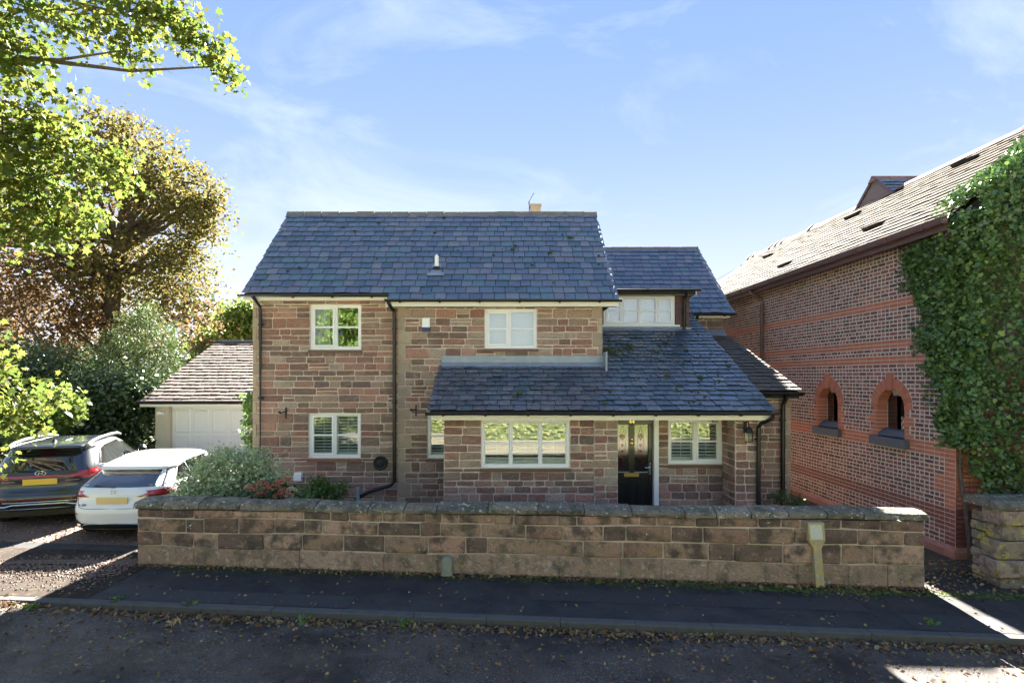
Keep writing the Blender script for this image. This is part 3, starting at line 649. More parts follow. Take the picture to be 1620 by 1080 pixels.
mb = MB(); mb.box(7.24, 9.85, 8.42, 8.78, -.25, .88); mb.build('core', 'wall_mortar', gp)
mb = MB(); prof = [(8.22,1.005),(8.20,1.04),(8.33,1.115),(8.60,1.13),(8.80,1.12),(8.84,1.005)]
mb.prism(prof, 7.06, 9.95); mb.build('coping_slab', 'coping', gp)
# ------------------------------------------------------------------ the stone cottage
house = thing('house', 'brown sandstone cottage with blue slate roofs, white windows and black front door', 'house', (-1.0, 12.6, 0))
stones = Pieces(300); slates = Pieces(300)

def wall(name, P, u0, u1, z0, z1, holes, thick=.35, hlo=.115, hhi=.195, wlo=.2, whi=.52, quoin=(), mat='stone_red', skip=(), split=.28, ztop=None):
    w = wall_body(P, u0, u1, z0, z1, holes, thick).build(name, 'mortar', house)
    hs = list(holes)+list(skip)
    for q0, q1, lo, hi, tan_, side in quoin:                        # toothed corner blocks: from q0 by lo or hi
        z = q0; k = 0
        while z < q1-.05:
            h = min(R.uniform(.22,.32), q1-z); wd = hi if k % 2 else lo
            r_ = (u0, u0+wd, z, z+h) if side == 'l' else (u1-wd, u1, z, z+h)
            vs, fs = stone_shape(P, r_, g=.005, cr=.012, proud=(.012,.022)); stones.add('quoin_stone' if False else 'stone', vs, fs, tan_, w)
            hs.append(r_); z += h; k += 1
    for r_ in courses(u0, u1, max(z0, 0), z1, hs, hlo, hhi, wlo, whi, R, split):
        vs, fs = stone_shape(P, r_, g=.011, cr=.022, jit=.008, proud=(.012,.03)); stones.add('stone', vs, fs, mat, w)
    return w

def window(x0, x1, z0, z1, Y, lights, fill='dark', sill='red_sill', glass='glass', fr=.055, transom=True, sillname='sill', depth=.55):
    """a casement in the wall face Y; lights: list of (share of width, is it an opening sash)"""
    yf = Y+.035; mb = MB()
    mb.cbox(x0, x1, yf, yf+.07, z0, z0+fr, .005); mb.cbox(x0, x1, yf, yf+.07, z1-fr, z1, .005)
    mb.cbox(x0, x0+fr, yf+.001, yf+.069, z0+fr, z1-fr, .005); mb.cbox(x1-fr, x1, yf+.001, yf+.069, z0+fr, z1-fr, .005)
    tot = sum(l[0] for l in lights); x = x0+fr; iw = x1-x0-2*fr; cells = []
    for i, (s, op) in enumerate(lights):
        w = iw*s/tot; cells.append((x, x+w, op)); x += w
        if i < len(lights)-1: mb.cbox(x-.022, x+.022, yf+.001, yf+.069, z0+fr, z1-fr, .005)
    win = mb.build('window', 'white', house)
    for i, (a, b, op) in enumerate(cells):
        a2 = a+(.022 if i else 0); b2 = b-(.022 if i < len(cells)-1 else 0); c, d = z0+fr, z1-fr
        e = .048 if op else .018; ys = yf-(.012 if op else -.006)
        mb = MB(); mb.cbox(a2+.002, b2-.002, ys, ys+.05, c+.002, c+e, .004); mb.cbox(a2+.002, b2-.002, ys, ys+.05, d-e, d-.002, .004)
        mb.cbox(a2+.002, a2+e, ys+.001, ys+.049, c+e, d-e, .004); mb.cbox(b2-e, b2-.002, ys+.001, ys+.049, c+e, d-e, .004)
        zm = (c+d)/2
        if transom: mb.cbox(a2+e, b2-e, ys+.002, ys+.048, zm-.019, zm+.019, .004)
        mb.build('sash' if op else 'glazing_frame', 'white', win)
        for za, zc in ([(c+e, zm-.019), (zm+.019, d-e)] if transom else [(c+e, d-e)]):
            mb = MB(); mb.box(a2+e-.004, b2-e+.004, ys+.024, ys+.028, za-.004, zc+.004); mb.build('pane', glass, win)
        if fill == 'shutter':
            yy = yf+.14; z = c+.09; mb = MB()
            mb.box(a2, b2, yy-.02, yy+.02, c, c+.07); mb.box(a2, b2, yy-.02, yy+.02, d-.05, d); mb.box(a2, a2+.025, yy-.019, yy+.019, c+.07, d-.05); mb.box(b2-.025, b2, yy-.019, yy+.019, c+.07, d-.05)
            mb.box((a2+b2)/2-.006, (a2+b2)/2+.006, yy-.05, yy-.038, c+.08, d-.06)
            mb.build('shutter_frame', 'shutter', win)
            zz = c+.105
            while zz < d-.06:
                m2 = MB(); cz, sz = .012, .030
                m2.prism([(yy-sz, zz-cz-.003), (yy+sz, zz+cz-.003), (yy+sz, zz+cz+.005), (yy-sz, zz-cz+.005)], a2+.028, b2-.028)
                m2.build('slat', 'shutter', win); zz += .068
        elif fill == 'pale_backing':
            mb = MB(); mb.box(a2, b2, yf+.16, yf+.17, c, d); mb.build('pale_backing', 'pale_backing', win)  # white board behind the panes stands in for their pale sky reflection
    if fill == 'curtain':
        mb = MB(); xa, xb = x0+fr, x0+fr+(x1-x0)*.30; n = 14
        vs = []
        for i in range(n+1):
            t = i/n; vs += [(xa+(xb-xa)*t, yf+.17+.03*math.sin(i*2.1), z0-.02), (xa+(xb-xa)*t, yf+.17+.03*math.sin(i*2.1), z1+.02)]
        mb.add(vs, [(2*i, 2*i+2, 2*i+3, 2*i+1) for i in range(n)]); mb.build('curtain', 'curtain', win)
    # the room behind
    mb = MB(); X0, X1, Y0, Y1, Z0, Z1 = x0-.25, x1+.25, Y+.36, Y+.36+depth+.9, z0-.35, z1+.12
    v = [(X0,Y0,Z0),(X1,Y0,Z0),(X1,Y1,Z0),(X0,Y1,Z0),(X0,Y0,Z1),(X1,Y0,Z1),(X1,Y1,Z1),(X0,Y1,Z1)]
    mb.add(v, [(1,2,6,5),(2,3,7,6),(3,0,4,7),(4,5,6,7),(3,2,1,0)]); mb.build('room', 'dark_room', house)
    if sill:
        mb = MB()
        if sill == 'red_sill':
            n = max(4, round((x1-x0+.06)/.11))
            sl = None
            for i in range(n):
                a = x0-.03+(x1-x0+.06)*i/n; b = x0-.03+(x1-x0+.06)*(i+1)/n
                m2 = MB(); m2.prism([(Y-.055, z0-.075), (Y+.05, z0-.072), (Y+.05, z0-.004), (Y-.05, z0-.022)], a+.002, b-.002); m2.build('sill_tile', 'red_sill', win)
        else:
            mb.prism([(Y-.05, z0-.072), (Y+.05, z0-.072), (Y+.05, z0-.004), (Y-.05, z0-.02)], x0-.03, x1+.03); mb.build('sill', sill, win)
    return win

def letters(name, text, size, ext, mat, loc, parent, align='CENTER'):
    fc = bpy.data.curves.new(name, 'FONT'); fc.body = text; fc.size = size; fc.align_x = align; fc.extrude = ext; fc.resolution_u = 3
    fo = bpy.data.objects.new(name, fc); COL.objects.link(fo); bpy.context.view_layer.update()
    me = bpy.data.meshes.new_from_object(fo.evaluated_get(bpy.context.evaluated_depsgraph_get()))
    bpy.data.objects.remove(fo); bpy.data.curves.remove(fc)
    me.transform(Matrix.Translation(loc) @ Matrix.Rotation(rad(90), 4, 'X')); me.materials.clear(); me.materials.append(M[mat]); me.name = name
    return link(name, me, parent)
# -- walls seen from the street
YL, YR, YP, YD = 12.79, 12.65, 11.0, 11.62
wl1 = (-4.18,-3.04,1.105,2.10); wl2 = (-4.15,-3.03,3.487,4.478)
wall('left_wall', facing(YL), -5.41, -2.2, -.2, 4.64, [wl1, wl2], skip=[(-4.21,-3.01,1.03,1.105)], quoin=[(.0,4.6,.10,.17,'stone_tan','l')])
wr1 = (-.304,.828,3.507,4.363); wr0 = (-1.55,-.40,1.118,2.07)
wall('right_wall', facing(YR), -2.2, 2.255, -.2, 4.5, [wr1, wr0], skip=[(-1.0,2.2,0,2.6)], quoin=[(.0,4.45,.16,.29,'stone_tan','l'),(3.3,4.45,.10,.22,'stone_tan','r')])
pw = (-.33,1.345,1.17,2.08)
wall('porch_wall', facing(YP), -1.04, 1.80, -.2, 2.2, [pw], thick=.3, hlo=.115, hhi=.18, wlo=.17, whi=.40, split=.1, skip=[(-.36,1.37,1.09,1.17)])
wall('porch_pier', facing(YP-.035), 1.806, 2.245, -.2, 2.2, [], thick=.68, hlo=.115, hhi=.175, wlo=.16, whi=.32, split=.05)
pw2 = (3.39,4.47,1.147,2.05)
wall('recess_wall', facing(YD), 3.19, 4.478, -.2, 2.2, [pw2], thick=.3, hlo=.115, hhi=.175, wlo=.15, whi=.36, split=.05, skip=[(3.37,4.47,1.07,1.147)])
wall('right_pier', facing(YP), 4.478, 4.914, -.2, 2.2, [], thick=.62, hlo=.115, hhi=.175, wlo=.16, whi=.32, split=.05)
wall('pier_return', facing_w(4.476), 11.002, YD, -.2, 2.2, [], thick=.002, hlo=.115, hhi=.175, wlo=.2, whi=.40, split=.05)
wall('extension_wall', facing(12.25), 4.93, 6.15, -.2, 2.5, [], thick=.3, hlo=.12, hhi=.19, wlo=.2, whi=.42, split=.1, quoin=[(0,2.48,.10,.17,'stone_tan','r')])
wall('wing_wall', facing(16.1), 4.85, 6.195, 2.2, 4.6, [], thick=.3)
# -- plain back and side walls; unseen rear left notch shaped to pass sunlight
mb = MB()
mb.box(-5.408,-5.06, YL+.351, 15.5, -.2, 4.6); mb.box(-5.059,-4.2, 15.2, 15.5, -.2, 4.6); mb.box(-4.5,-4.2, 15.501, 18.1, -.2, 4.6); mb.box(-4.199, 2.25, 17.8, 18.1, -.2, 4.6); mb.box(1.95, 2.254, YR+.351, 17.79, -.2, 4.6)
mb.box(-1.039,-.74, YP+.301, YR-.03, -.2, 2.2); mb.box(4.62, 4.912, YP+.621, 16.0, -.2, 2.3); mb.box(5.85, 6.148, 12.551, 16.09, -.2, 2.55)
mb.box(5.9, 6.19, 16.401, 21.5, -.2, 4.6); mb.box(2.26, 5.89, 21.2, 21.49, -.2, 4.6)
mb.build('side_walls', 'rubble', house)
mb = MB(); mb.box(-5.0, 1.9, 13.2, 15.1, 2.45, 2.6); mb.box(-5.0, 1.9, 13.2, 15.1, -.15, 0); mb.box(-1, 4.6, 11.4, 12.6, -.15, -.01); mb.build('interior_floor', 'dark_room', house)

window(*wl2, YL, [(1,1),(1,0)], fill='curtain', sill='brown_sill')
window(*wl1, YL, [(1,1),(1,0)], fill='shutter', sill='red_sill')
window(*wr1, YR, [(1,1),(1.12,0)], fill='pale_backing', sill='brown_sill', glass='glass_pale')
window(*wr0, YR, [(1,0),(1,0)], fill='shutter', sill='brown_sill')
window(*pw, YP, [(1,0),(1.12,0),(1,0)], fill='shutter', sill='brown_sill')
window(*pw2, YD, [(1,0),(1,1)], fill='shutter', sill='brown_sill')

# -- roofs
def roof_deck(name, parts):
    mb = MB()
    for poly, a, b in parts: mb.prism(poly, a, b)
    return mb.build(name, 'deck', house)
main = roof_deck('main_roof', [([(12.43,4.50),(12.43,4.51),(15.37,7.15),(18.4,4.45),(18.4,4.40)], -2.37, 2.54), ([(12.57,4.62),(12.57,4.63),(15.37,7.15),(18.4,4.45),(18.4,4.40)], -4.50, -2.371), ([(12.57,4.62),(12.57,4.63),(15.37,7.15),(15.55,7.0),(15.55,4.62)], -5.53, -4.501)])  # unseen left end stops behind the ridge, shaped to let sun through
roof_pieces(slates, main, 'slate', 'slate', (12.40,4.517), .9, .2497, .262, lambda y: [(-2.385 if y < 12.56 else -5.56, 2.57)], 16)
def ridge(parent, Y, z, x0, x1, mat='ridge', L=.46, hgt=.06):
    x = x0
    while x < x1-.05:
        w = min(L, x1-x); mb = MB(); dz = R.uniform(-.006,.012)
        pr = lambda s: [(Y-.15*s, z-.115), (Y-.14*s, z-.07), (Y-.05*s, z+hgt*s+dz), (Y+.05*s, z+hgt*s+dz), (Y+.14*s, z-.07), (Y+.15*s, z-.115)]
        mb.prism(pr(1), x+.004, x+w-.03); mb.prism(pr(1.12), x+w-.03, x+w-.002)
        mb.build('ridge_tile', mat, parent); x += w
ridge(main, 15.37, 7.17, -5.58, 2.58)
PT = .45
LV = lambda y: -1.326+(y-10.7)*.02; RV = lambda y: 5.09+(y-10.7)*.0353
porch = roof_deck('porch_roof', [([(10.74,2.19),(10.74,2.255),(12.64,3.10),(12.64,2.19)], -1.27, 5.04), ([(12.641,2.19),(12.641,3.10),(16.08,4.645),(16.08,2.19)], 2.262, 5.06)])
roof_pieces(slates, porch, 'slate', 'slate_mossy', (10.68,2.252), PT, .2115, .275, lambda y: [(LV(y) if y < 12.6 else (2.265 if y < 14.75 else 4.86), RV(y))], 28, jit=1.5, lift=.022)
wing = roof_deck('wing_roof', [([(15.93,4.60),(18.84,6.99),(21.8,4.55)], 2.3, 6.40)])
roof_pieces(slates, wing, 'slate', 'slate', (15.88,4.612), .82, .2535, .28, lambda y: [(2.35 if y > 16.75 else 4.99, 6.45)], 15)
ridge(wing, 18.84, 7.01, 2.3, 6.45)
dorm = roof_deck('dormer_roof', [([(14.62,4.95),(14.62,5.055),(16.9,5.07),(16.9,4.95)], 2.3, 4.95)])
ext = roof_deck('extension_roof', [([(12.04,2.44),(12.04,2.57),(16.09,4.045),(16.09,2.44)], 4.92, 6.22)])
roof_pieces(slates, ext, 'slate', 'slate_brown', (12.0,2.585), .364, .218, .29, lambda y: [(5.0, 6.27)], 20, jit=1.6)
# lead flashings
mb = MB()
for a, b in ((-1.235,.15),(.152,1.5),(1.502,2.27)):
    mb.box(a, b, YR-.035, YR-.02, 3.20+R.uniform(-.006,.006), 3.345); mb.prism([(YR-.13,3.065+.03),(YR-.14,3.10),(YR-.034,3.205),(YR-.02,3.19)], a, b)
mb.box(2.262, 2.30, 12.3, 12.62, 3.0, 3.42); mb.build('lead_flashing', 'lead', house)
mb = MB()
for a, b in ((2.3,3.6),(3.602,4.60)): mb.box(a, b, 14.765, 14.795, 4.07, 4.165); mb.prism([(14.60,4.025),(14.60,4.05),(14.76,4.13),(14.76,4.09)], a, b)
mb.box(4.6, 4.90, 14.74, 14.78, 4.06, 4.14); mb.build('lead_flashing', 'lead', house)
mb = MB(); mb.prism([(15.85,4.00),(15.85,4.02),(16.08,4.19),(16.08,4.10)], 5.0, 6.22); mb.build('lead_flashing', 'lead', house)
# moss cushions and droppings on the slates
pts = []
for i in range(130):
    if R.random() < .78: y = 10.8+R.random()**1.3*3.6; x = R.uniform(LV(y)+.1, RV(y)-.1) if y < 12.5 else R.uniform(2.4, RV(y)-.1); z = 2.252+(y-10.68)*PT+.045
    else: y = R.uniform(12.8,15.2); x = R.uniform(-5.3,2.4); z = 4.517+(y-12.4)*.9+.05
    pts.append((x, y, z, R.uniform(.012,.04)*(1 if R.random() < .8 else 1.9)))
mb = MB()
for x, y, z, r in pts: mb.lathe([(r*.8,-.012),(r,.0),(r*.7,r*.45),(r*.2,r*.6)], (x,y,z), 7)
for i in range(26): x = 2.35+abs(R.gauss(0,.12)); y = 13.2+R.uniform(-.1,.3); mb.lathe([(.05,-.01),(.06,.0),(.02,.035)], (x, y, 2.252+(y-10.68)*PT+.04), 7)
mb.build('moss', 'moss', house, kind='stuff')

# -- dormer
P = facing(14.8); dw = (2.67,4.49,4.205,4.945)
wall_body(P, 2.3, 4.84, 4.0, 4.95, [dw], .12).build('dormer_front', 'tile_brown', house)
mb = MB(); mb.box(4.72, 4.838, 14.921, 17.2, 4.0, 5.0); dc = mb.build('dormer_cheek', 'tile_brown', house)
mb = MB()
for k in range(11):
    z = 4.10+k*.078
    for i in range(2):
        a = 4.50+i*.17-(.085 if k % 2 else 0); a2, b2 = max(a, 4.495), min(a+.166, 4.845)
        if b2-a2 > .03: mb.prism([(14.772,z),(14.797,z),(14.797,z+.085),(14.79,z+.085)], a2, b2-.003)
    if k % 2: mb.prism([(14.772,z),(14.797,z),(14.797,z+.085),(14.79,z+.085)], 4.757, 4.845)
    for j in range(9): y = 14.80+j*.17; mb.box(4.839, 4.862-.001*k%2, y, y+.166, z, z+.074)
mb.build('hung_tiles', 'tile_brown', house, kind='stuff')
win = window(*dw, 14.8, [(1,1),(1,0),(1,0),(.92,1)], fill='pale_backing', sill=None, glass='glass_pale', depth=.2)
mb = MB(); mb.cbox(2.62, 4.60, 14.74, 14.83, 4.165, 4.203, .004); mb.build('sill', 'white', win)

# -- fascias, gutters, downpipes
def fascia(x0, x1, Y, z0, z1, mat='cream_board', soff=.2):
    mb = MB(); mb.box(x0, x1, Y, Y+.022, z0, z1); mb.box(x0, x1, Y+.0225, Y+soff, z0+.006, z0+.018); return mb.build('fascia', mat, house)
def gutter(x0, x1, Y, z, r=.052, every=.85, mat='black'):
    mb = MB(); n = 8; ring = [(Y+r*math.cos(math.pi+math.pi*i/n), z+r*math.sin(math.pi+math.pi*i/n)) for i in range(n+1)]
    inn = [(Y+(r-.008)*math.cos(2*math.pi-math.pi*i/n), z+.004+(r-.008)*math.sin(2*math.pi-math.pi*i/n)) for i in range(n+1)]
    mb.prism(ring+inn, x0, x1)
    for x in (x0, x1): mb.prism(ring, x-.004, x+.004)
    g = mb.build('gutter', mat, house)
    x = x0+.3
    while x < x1: 
        m2 = MB(); m2.prism([(Y-.056,z+.012),(Y-.06,z-.02),(Y-.02,z-.068),(Y+.03,z-.072),(Y+.08,z-.05),(Y+.08,z-.03),(Y+.02,z-.055),(Y-.045,z-.02),(Y-.045,z+.012)], x, x+.035); m2.build('gutter_bracket', mat, g); x += every
    return g
def pipe(pts, r=.036, mat='black', clips=True):
    mb = MB(); mb.tube(pts, r, 10); p = mb.build('downpipe', mat, house, smooth=False)
    a, b = max(zip(pts, pts[1:]), key=lambda t: abs(t[0][2]-t[1][2])); m2 = MB(); k = 0
    z = max(a[2], b[2])-.25
    while z > min(a[2], b[2])+.1:
        m2.lathe([(r+.008,0),(r+.008,.05)], (a[0], a[1], z), 10); m2.box(a[0]-.06, a[0]+.06, a[1]+.02, a[1]+.05, z+.01, z+.04); z -= 1.6; k += 1
    if k: m2.build('pipe_clip', mat, p)
    return p
fascia(-5.50,-2.40, 12.57, 4.545, 4.655); gutter(-5.60,-2.36, 12.50, 4.655)
fascia(-2.42, 2.56, 12.43, 4.395, 4.525); gutter(-2.42, 2.61, 12.35, 4.53)
mb = MB(); mb.box(2.30, 2.56, 12.455, 12.64, 4.40, 4.50); mb.box(-5.50,-5.40, 12.595, 12.78, 4.55, 4.62); mb.build('soffit_end', 'cream_board', house)
fascia(-1.24, 4.99, 10.76, 2.09, 2.205, soff=.235); gutter(-1.34, 5.12, 10.65, 2.235, every=.78)
mb = MB(); mb.box(2.245, 4.478, 10.99, YD, 2.08, 2.12); mb.build('porch_ceiling', 'cream_board', house)
fascia(2.7, 4.99, 14.66, 4.945, 5.065, soff=.13); gutter(2.55, 5.05, 14.55, 5.075)
fascia(5.0, 6.20, 12.08, 2.43, 2.545, soff=.16); gutter(5.06, 6.29, 11.97, 2.565)
fascia(4.99, 6.33, 15.93, 4.50, 4.60, soff=.16); gutter(4.99, 6.47, 15.83, 4.60)
pipe([(-5.29,12.49,4.62),(-5.25,12.50,4.56),(-5.215,12.70,4.40),(-5.215,12.72,4.25),(-5.215,12.72,.0)])
pipe([(-2.36,12.38,4.50),(-2.34,12.40,4.44),(-2.26,12.55,4.30),(-2.255,12.57,4.15),(-2.255,12.57,.63),(-2.33,12.56,.55),(-2.80,12.55,.41),(-3.1,12.54,.25)], .04)
pipe([(5.02,10.65,2.20),(5.02,10.67,2.12),(4.90,10.86,2.02),(4.885,10.93,1.94),(4.885,10.93,-.02)], .038)
pipe([(5.93,11.97,2.52),(5.93,12.0,2.45),(5.945,12.14,2.33),(5.945,12.16,2.2),(5.945,12.16,-.02)], .045)
pipe([(4.72,14.55,5.02),(4.71,14.58,4.95),(4.69,14.70,4.86),(4.69,14.71,4.75),(4.69,14.71,4.08)], .036)
pipe([(5.42,15.83,4.55),(5.41,15.86,4.48),(5.37,16.02,4.38),(5.37,16.03,4.28),(5.37,16.03,4.0)], .036)

# -- chimney, aerial, roof vent pipe
mb = MB(); mb.box(.905, 1.185, 16.4, 16.75, 6.2, 7.70); mb.box(.885, 1.205, 16.38, 16.77, 7.70, 7.76); mb.build('chimney', 'stone_tan', house)
mb = MB(); mb.tube([(.865,16.5,6.3),(.865,16.5,7.86)], .014, 6); mb.tube([(.83,16.5,7.78),(.865,16.5,7.86),(1.0,16.5,8.10)], .010, 6); mb.tube([(.86,16.42,7.86),(.86,16.58,7.86)], .008, 6); mb.build('aerial', 'antenna', house)
vx, vy, vz = -1.415, 13.27, 5.30
mb = MB(); mb.lathe([(.048,-.05),(.048,.30),(.052,.31),(.042,.34),(.015,.38)], (vx,vy,vz), 14); vp = mb.build('vent_pipe', 'white', house, smooth=False)
mb = MB(); mb.lathe([(.115,.02),(.10,.07),(.062,.10)], (vx,vy,vz), 14); mb.build('weathering_collar', 'iron', vp)
mb = MB(); mb.prism([(vy-.20,vz-.11),(vy-.21,vz-.13),(vy+.12,vz+.16),(vy+.10,vz+.19)], vx-.10, vx+.10); mb.prism([(vy-.21,vz-.105),(vy-.225,vz-.135),(vy-.17,vz-.085),(vy-.16,vz-.06)], vx-.19, vx+.19); mb.build('lead_slate', 'lead', vp)

# -- front door
dx0, dx1, dY = 2.245, 3.085, 11.66
mb = MB(); mb.cbox(3.087, 3.185, YD-.06, YD+.08, 0, 2.09, .006); mb.build('door_post', 'white', house)
mb = MB()
def dbox(a, b, c, d, y0=0., y1=.045): mb.cbox(dx0+a, dx0+b, dY+y0, dY+y1, c, d, .006)
WD = dx1-dx0
dbox(0, WD, 1.93, 2.07); dbox(0, .09, .02, 1.93); dbox(WD-.09, WD, .02, 1.93); dbox(.36, WD-.36, .9, 1.93); dbox(.09, WD-.09, .84, .995); dbox(.09, WD-.09, .02, .20)
dbox(.36, WD-.36, .2, .84); 
for a, b in ((.09,.36),(WD-.36,WD-.09)):
    mb.box(dx0+a, dx0+b, dY+.02, dY+.04, .2, .84); mb.cbox(dx0+a+.04, dx0+b-.04, dY+.004, dY+.03, .26, .78, .018)
door = mb.build('front_door', 'door_black', house)
for a, b in ((.115,.355),(WD-.355,WD-.115)):
    m2 = MB(); m2.box(dx0+a-.02, dx0+b+.02, dY+.018, dY+.022, .99, 1.94); m2.build('door_pane', 'door_glass', door)
    m2 = MB(); cxx = dx0+(a+b)/2                                # leaded ornament in the glass
    for z0_, h_, w_ in ((1.70,.10,.06),(1.52,.05,.04),(1.40,.04,.03),(1.30,.03,.02),(1.22,.02,.015)):
        m2.prism([(cxx-w_,z0_),(cxx,z0_-h_),(cxx+w_,z0_),(cxx,z0_+h_*.6)], dY+.012, dY+.017, axis='y')
    for s in (-1, 1): m2.tube([(cxx,dY+.014,1.08),(cxx+s*.03,dY+.014,1.3),(cxx+s*.07,dY+.014,1.55),(cxx+s*.045,dY+.014,1.75),(cxx,dY+.014,1.9)], .004, 5)
    m2.build('leaded_ornament', 'tail_dark', door)
    m2 = MB(); m2.box(dx0+a-.018, dx0+b+.018, dY-.006, dY+.002, .972, .988); m2.build('glazing_bead', 'grey_pipe', door)
    m2 = MB(); m2.prism([(dx0+a+.035,.80),(dx0+b-.035,.80),(dx0+b-.055,.775),(dx0+a+.055,.775)], dY-.004, dY+.003, axis='y'); m2.build('panel_bead', 'iron', door)
mb = MB(); mb.cbox(dx0+.27, dx1-.27, dY-.012, dY-.001, .885, .965, .005); mb.box(dx0+.285, dx1-.285, dY-.018, dY-.0125, .93, .955); mb.build('letterbox', 'brass', door)
mb = MB(); kx = dx0+WD/2; mb.lathe([(.03,-.012),(.034,0)], (kx,dY-.002,1.56), 12, axis='y'); mb.lathe([(.012,-.03),(.012,0)], (kx,dY-.004,1.64), 8, axis='y'); ring = [(kx+.036*math.sin(t), dY-.022, 1.575-.045*math.cos(t)) for t in [i*math.pi/6 for i in range(13)]]
mb.tube(ring, .008, 6, caps=False); mb.tube([(kx,dY-.02,1.63),(kx,dY-.02,1.50)], .01, 6); mb.build('knocker', 'brass', door)
mb = MB(); mb.cbox(dx1-.075, dx1-.035, dY-.01, dY-.001, .93, 1.17, .004); mb.tube([(dx1-.055,dY-.01,1.08),(dx1-.055,dY-.05,1.08),(dx1-.17,dY-.055,1.075)], .011, 8); mb.build('door_handle', 'chrome', door)
letters('house_number', '44', .115, .006, 'brass', (kx, dY-.008, 1.955), door)
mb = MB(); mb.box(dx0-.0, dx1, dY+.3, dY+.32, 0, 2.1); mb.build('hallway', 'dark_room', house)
mb = MB(); mb.box(2.25, 3.19, 11.05, 11.64, -.12, .02); mb.build('doorstep', 'grey_stone', house)
mb = MB(); mb.box(dx0, dx1, dY-.0, dY+.06, 2.072, 2.10); mb.build('door_head', 'door_black', house)

# -- things fixed to the walls
c = W(674, 514, 12.6)
al = thing('alarm_box', 'small white burglar alarm box with navy base under the eaves', 'alarm box', (c.x, 12.63, c.z-.15))
mb = MB(); mb.prism([(-.085,-.05),(.085,-.05),(.082,.15),(-.078,.15)], 12.57, 12.64, axis='y', T=lambda a, y, b: (c.x+a, y, c.z+b)); mb.build('cover', 'white', al)
mb = MB(); mb.prism([(-.08,-.15),(.08,-.15),(.085,-.0505),(-.085,-.0505)], 12.572, 12.64, axis='y', T=lambda a, y, b: (c.x+a, y, c.z+b)); mb.build('base', 'navy', al)
for px, py, lab in ((452,653,'black iron wall hook left of the lower shuttered window'),(658,649,'black iron wall hook beside the corner of the right block')):
    Yw = 12.78 if px < 600 else 12.64; c = W(px, py, Yw-.03); h = thing('wall_hook', lab, 'wall hook', (c.x, Yw, c.z), group='iron hooks on the front wall')
    mb = MB(); mb.box(c.x-.015, c.x+.015, Yw-.03, Yw-.002, c.z-.12, c.z+.12); mb.build('back_plate', 'iron', h)
    mb = MB(); mb.tube([(c.x,Yw-.03,c.z+.02),(c.x-.03,Yw-.10,c.z+.02),(c.x-.07,Yw-.16,c.z+.0),(c.x-.075,Yw-.17,c.z+.05)], .014, 7); mb.lathe([(.02,-.02),(.03,0),(.02,.02)], (c.x-.085,Yw-.165,c.z+.02), 8); mb.build('arm', 'iron', h)
c = W(602, 732, 12.75); v = thing('flue_vent', 'round black flue vent low on the wall beside the downpipe', 'vent', (c.x, YL, c.z))
mb = MB(); mb.lathe([(.155,.02),(.155,-.05),(.135,-.062),(.105,-.05),(.10,-.03),(.06,-.03)], (c.x,YL-.02,c.z), 22, axis='y'); mb.build('rim', 'iron', v)
mb = MB(); mb.lathe([(.07,.0),(.07,-.06),(.05,-.075)], (c.x,YL-.02,c.z), 16, axis='y'); mb.build('nozzle', 'iron', v)
c = W(471, 754, 12.75); o = thing('vent_cowl', 'small white vent cowl low on the wall near the hydrangeas', 'vent', (c.x, YL, c.z))
mb = MB(); mb.prism([(YL-.015,c.z-.08),(YL-.09,c.z-.08),(YL-.07,c.z+.07),(YL-.015,c.z+.08)], c.x-.085, c.x+.085); mb.build('cowl', 'white', o)
mb = MB(); mb.box(c.x-.1, c.x+.1, YL-.024, YL-.002, c.z-.095, c.z+.095); mb.build('back_plate', 'white', o)
c = W(565, 785, 12.4); mb = MB(); mb.tube([(c.x,12.45,-.03),(c.x,12.45,.50)], .045, 10); mb.lathe([(.055,0),(.055,.05)], (c.x,12.45,.47), 12)
o = mb.build('standpipe', 'grey_pipe', origin=(c.x,12.45,0)); tag(o, 'short grey plastic standpipe rising by the wall left of the slanting downpipe', 'pipe')
# lantern on the right pier
c = W(1183, 688, 10.86); ln = thing('wall_lantern', 'black metal coach lantern hanging on the right porch pier', 'lantern', (c.x, 10.98, c.z))
LY = 10.82
mb = MB(); mb.lathe([(.105,.045),(.098,.06),(.06,.13),(.02,.155),(.012,.19)], (c.x,LY,c.z), 8); mb.build('cap', 'iron', ln)
mb = MB(); 
for k in range(6):
    t = k*math.pi/3; a = (c.x+.085*math.cos(t), LY+.085*math.sin(t)); mb.tube([(*a, c.z+.05), (c.x+.07*math.cos(t), LY+.07*math.sin(t), c.z-.12)], .006, 5)
mb.lathe([(.078,-.125),(.078,-.115)], (c.x,LY,c.z), 6); mb.tube([(c.x,LY,c.z+.18),(c.x+.0,LY+.02,c.z+.235),(c.x,LY+.10,c.z+.25),(c.x,LY+.155,c.z+.17)], .010, 6); mb.box(c.x-.03, c.x+.03, 10.965, 10.99, c.z+.03, c.z+.24); mb.build('frame', 'iron', ln)
mb = MB(); mb.lathe([(.064,-.112),(.076,.045)], (c.x,LY,c.z), 6); mb.build('lantern_glass', 'lantern_glass', ln)
c = W(1129, 667, 11.55); mb = MB()
for s in (0, 1): mb.tube([(c.x+s*.07+.03*math.cos(t)*(1-t/9), 11.57, c.z+.03*math.sin(t)*(1-t/9)) for t in [i*.6 for i in range(13)]], .005, 5)
o = mb.build('scroll_bracket', 'iron', origin=(c.x,11.57,c.z)); tag(o, 'tiny dark wire scroll at the top corner of the right porch window', 'scroll')
stones.flush(house, 'stonework'); slates.flush(house, 'slate_courses')

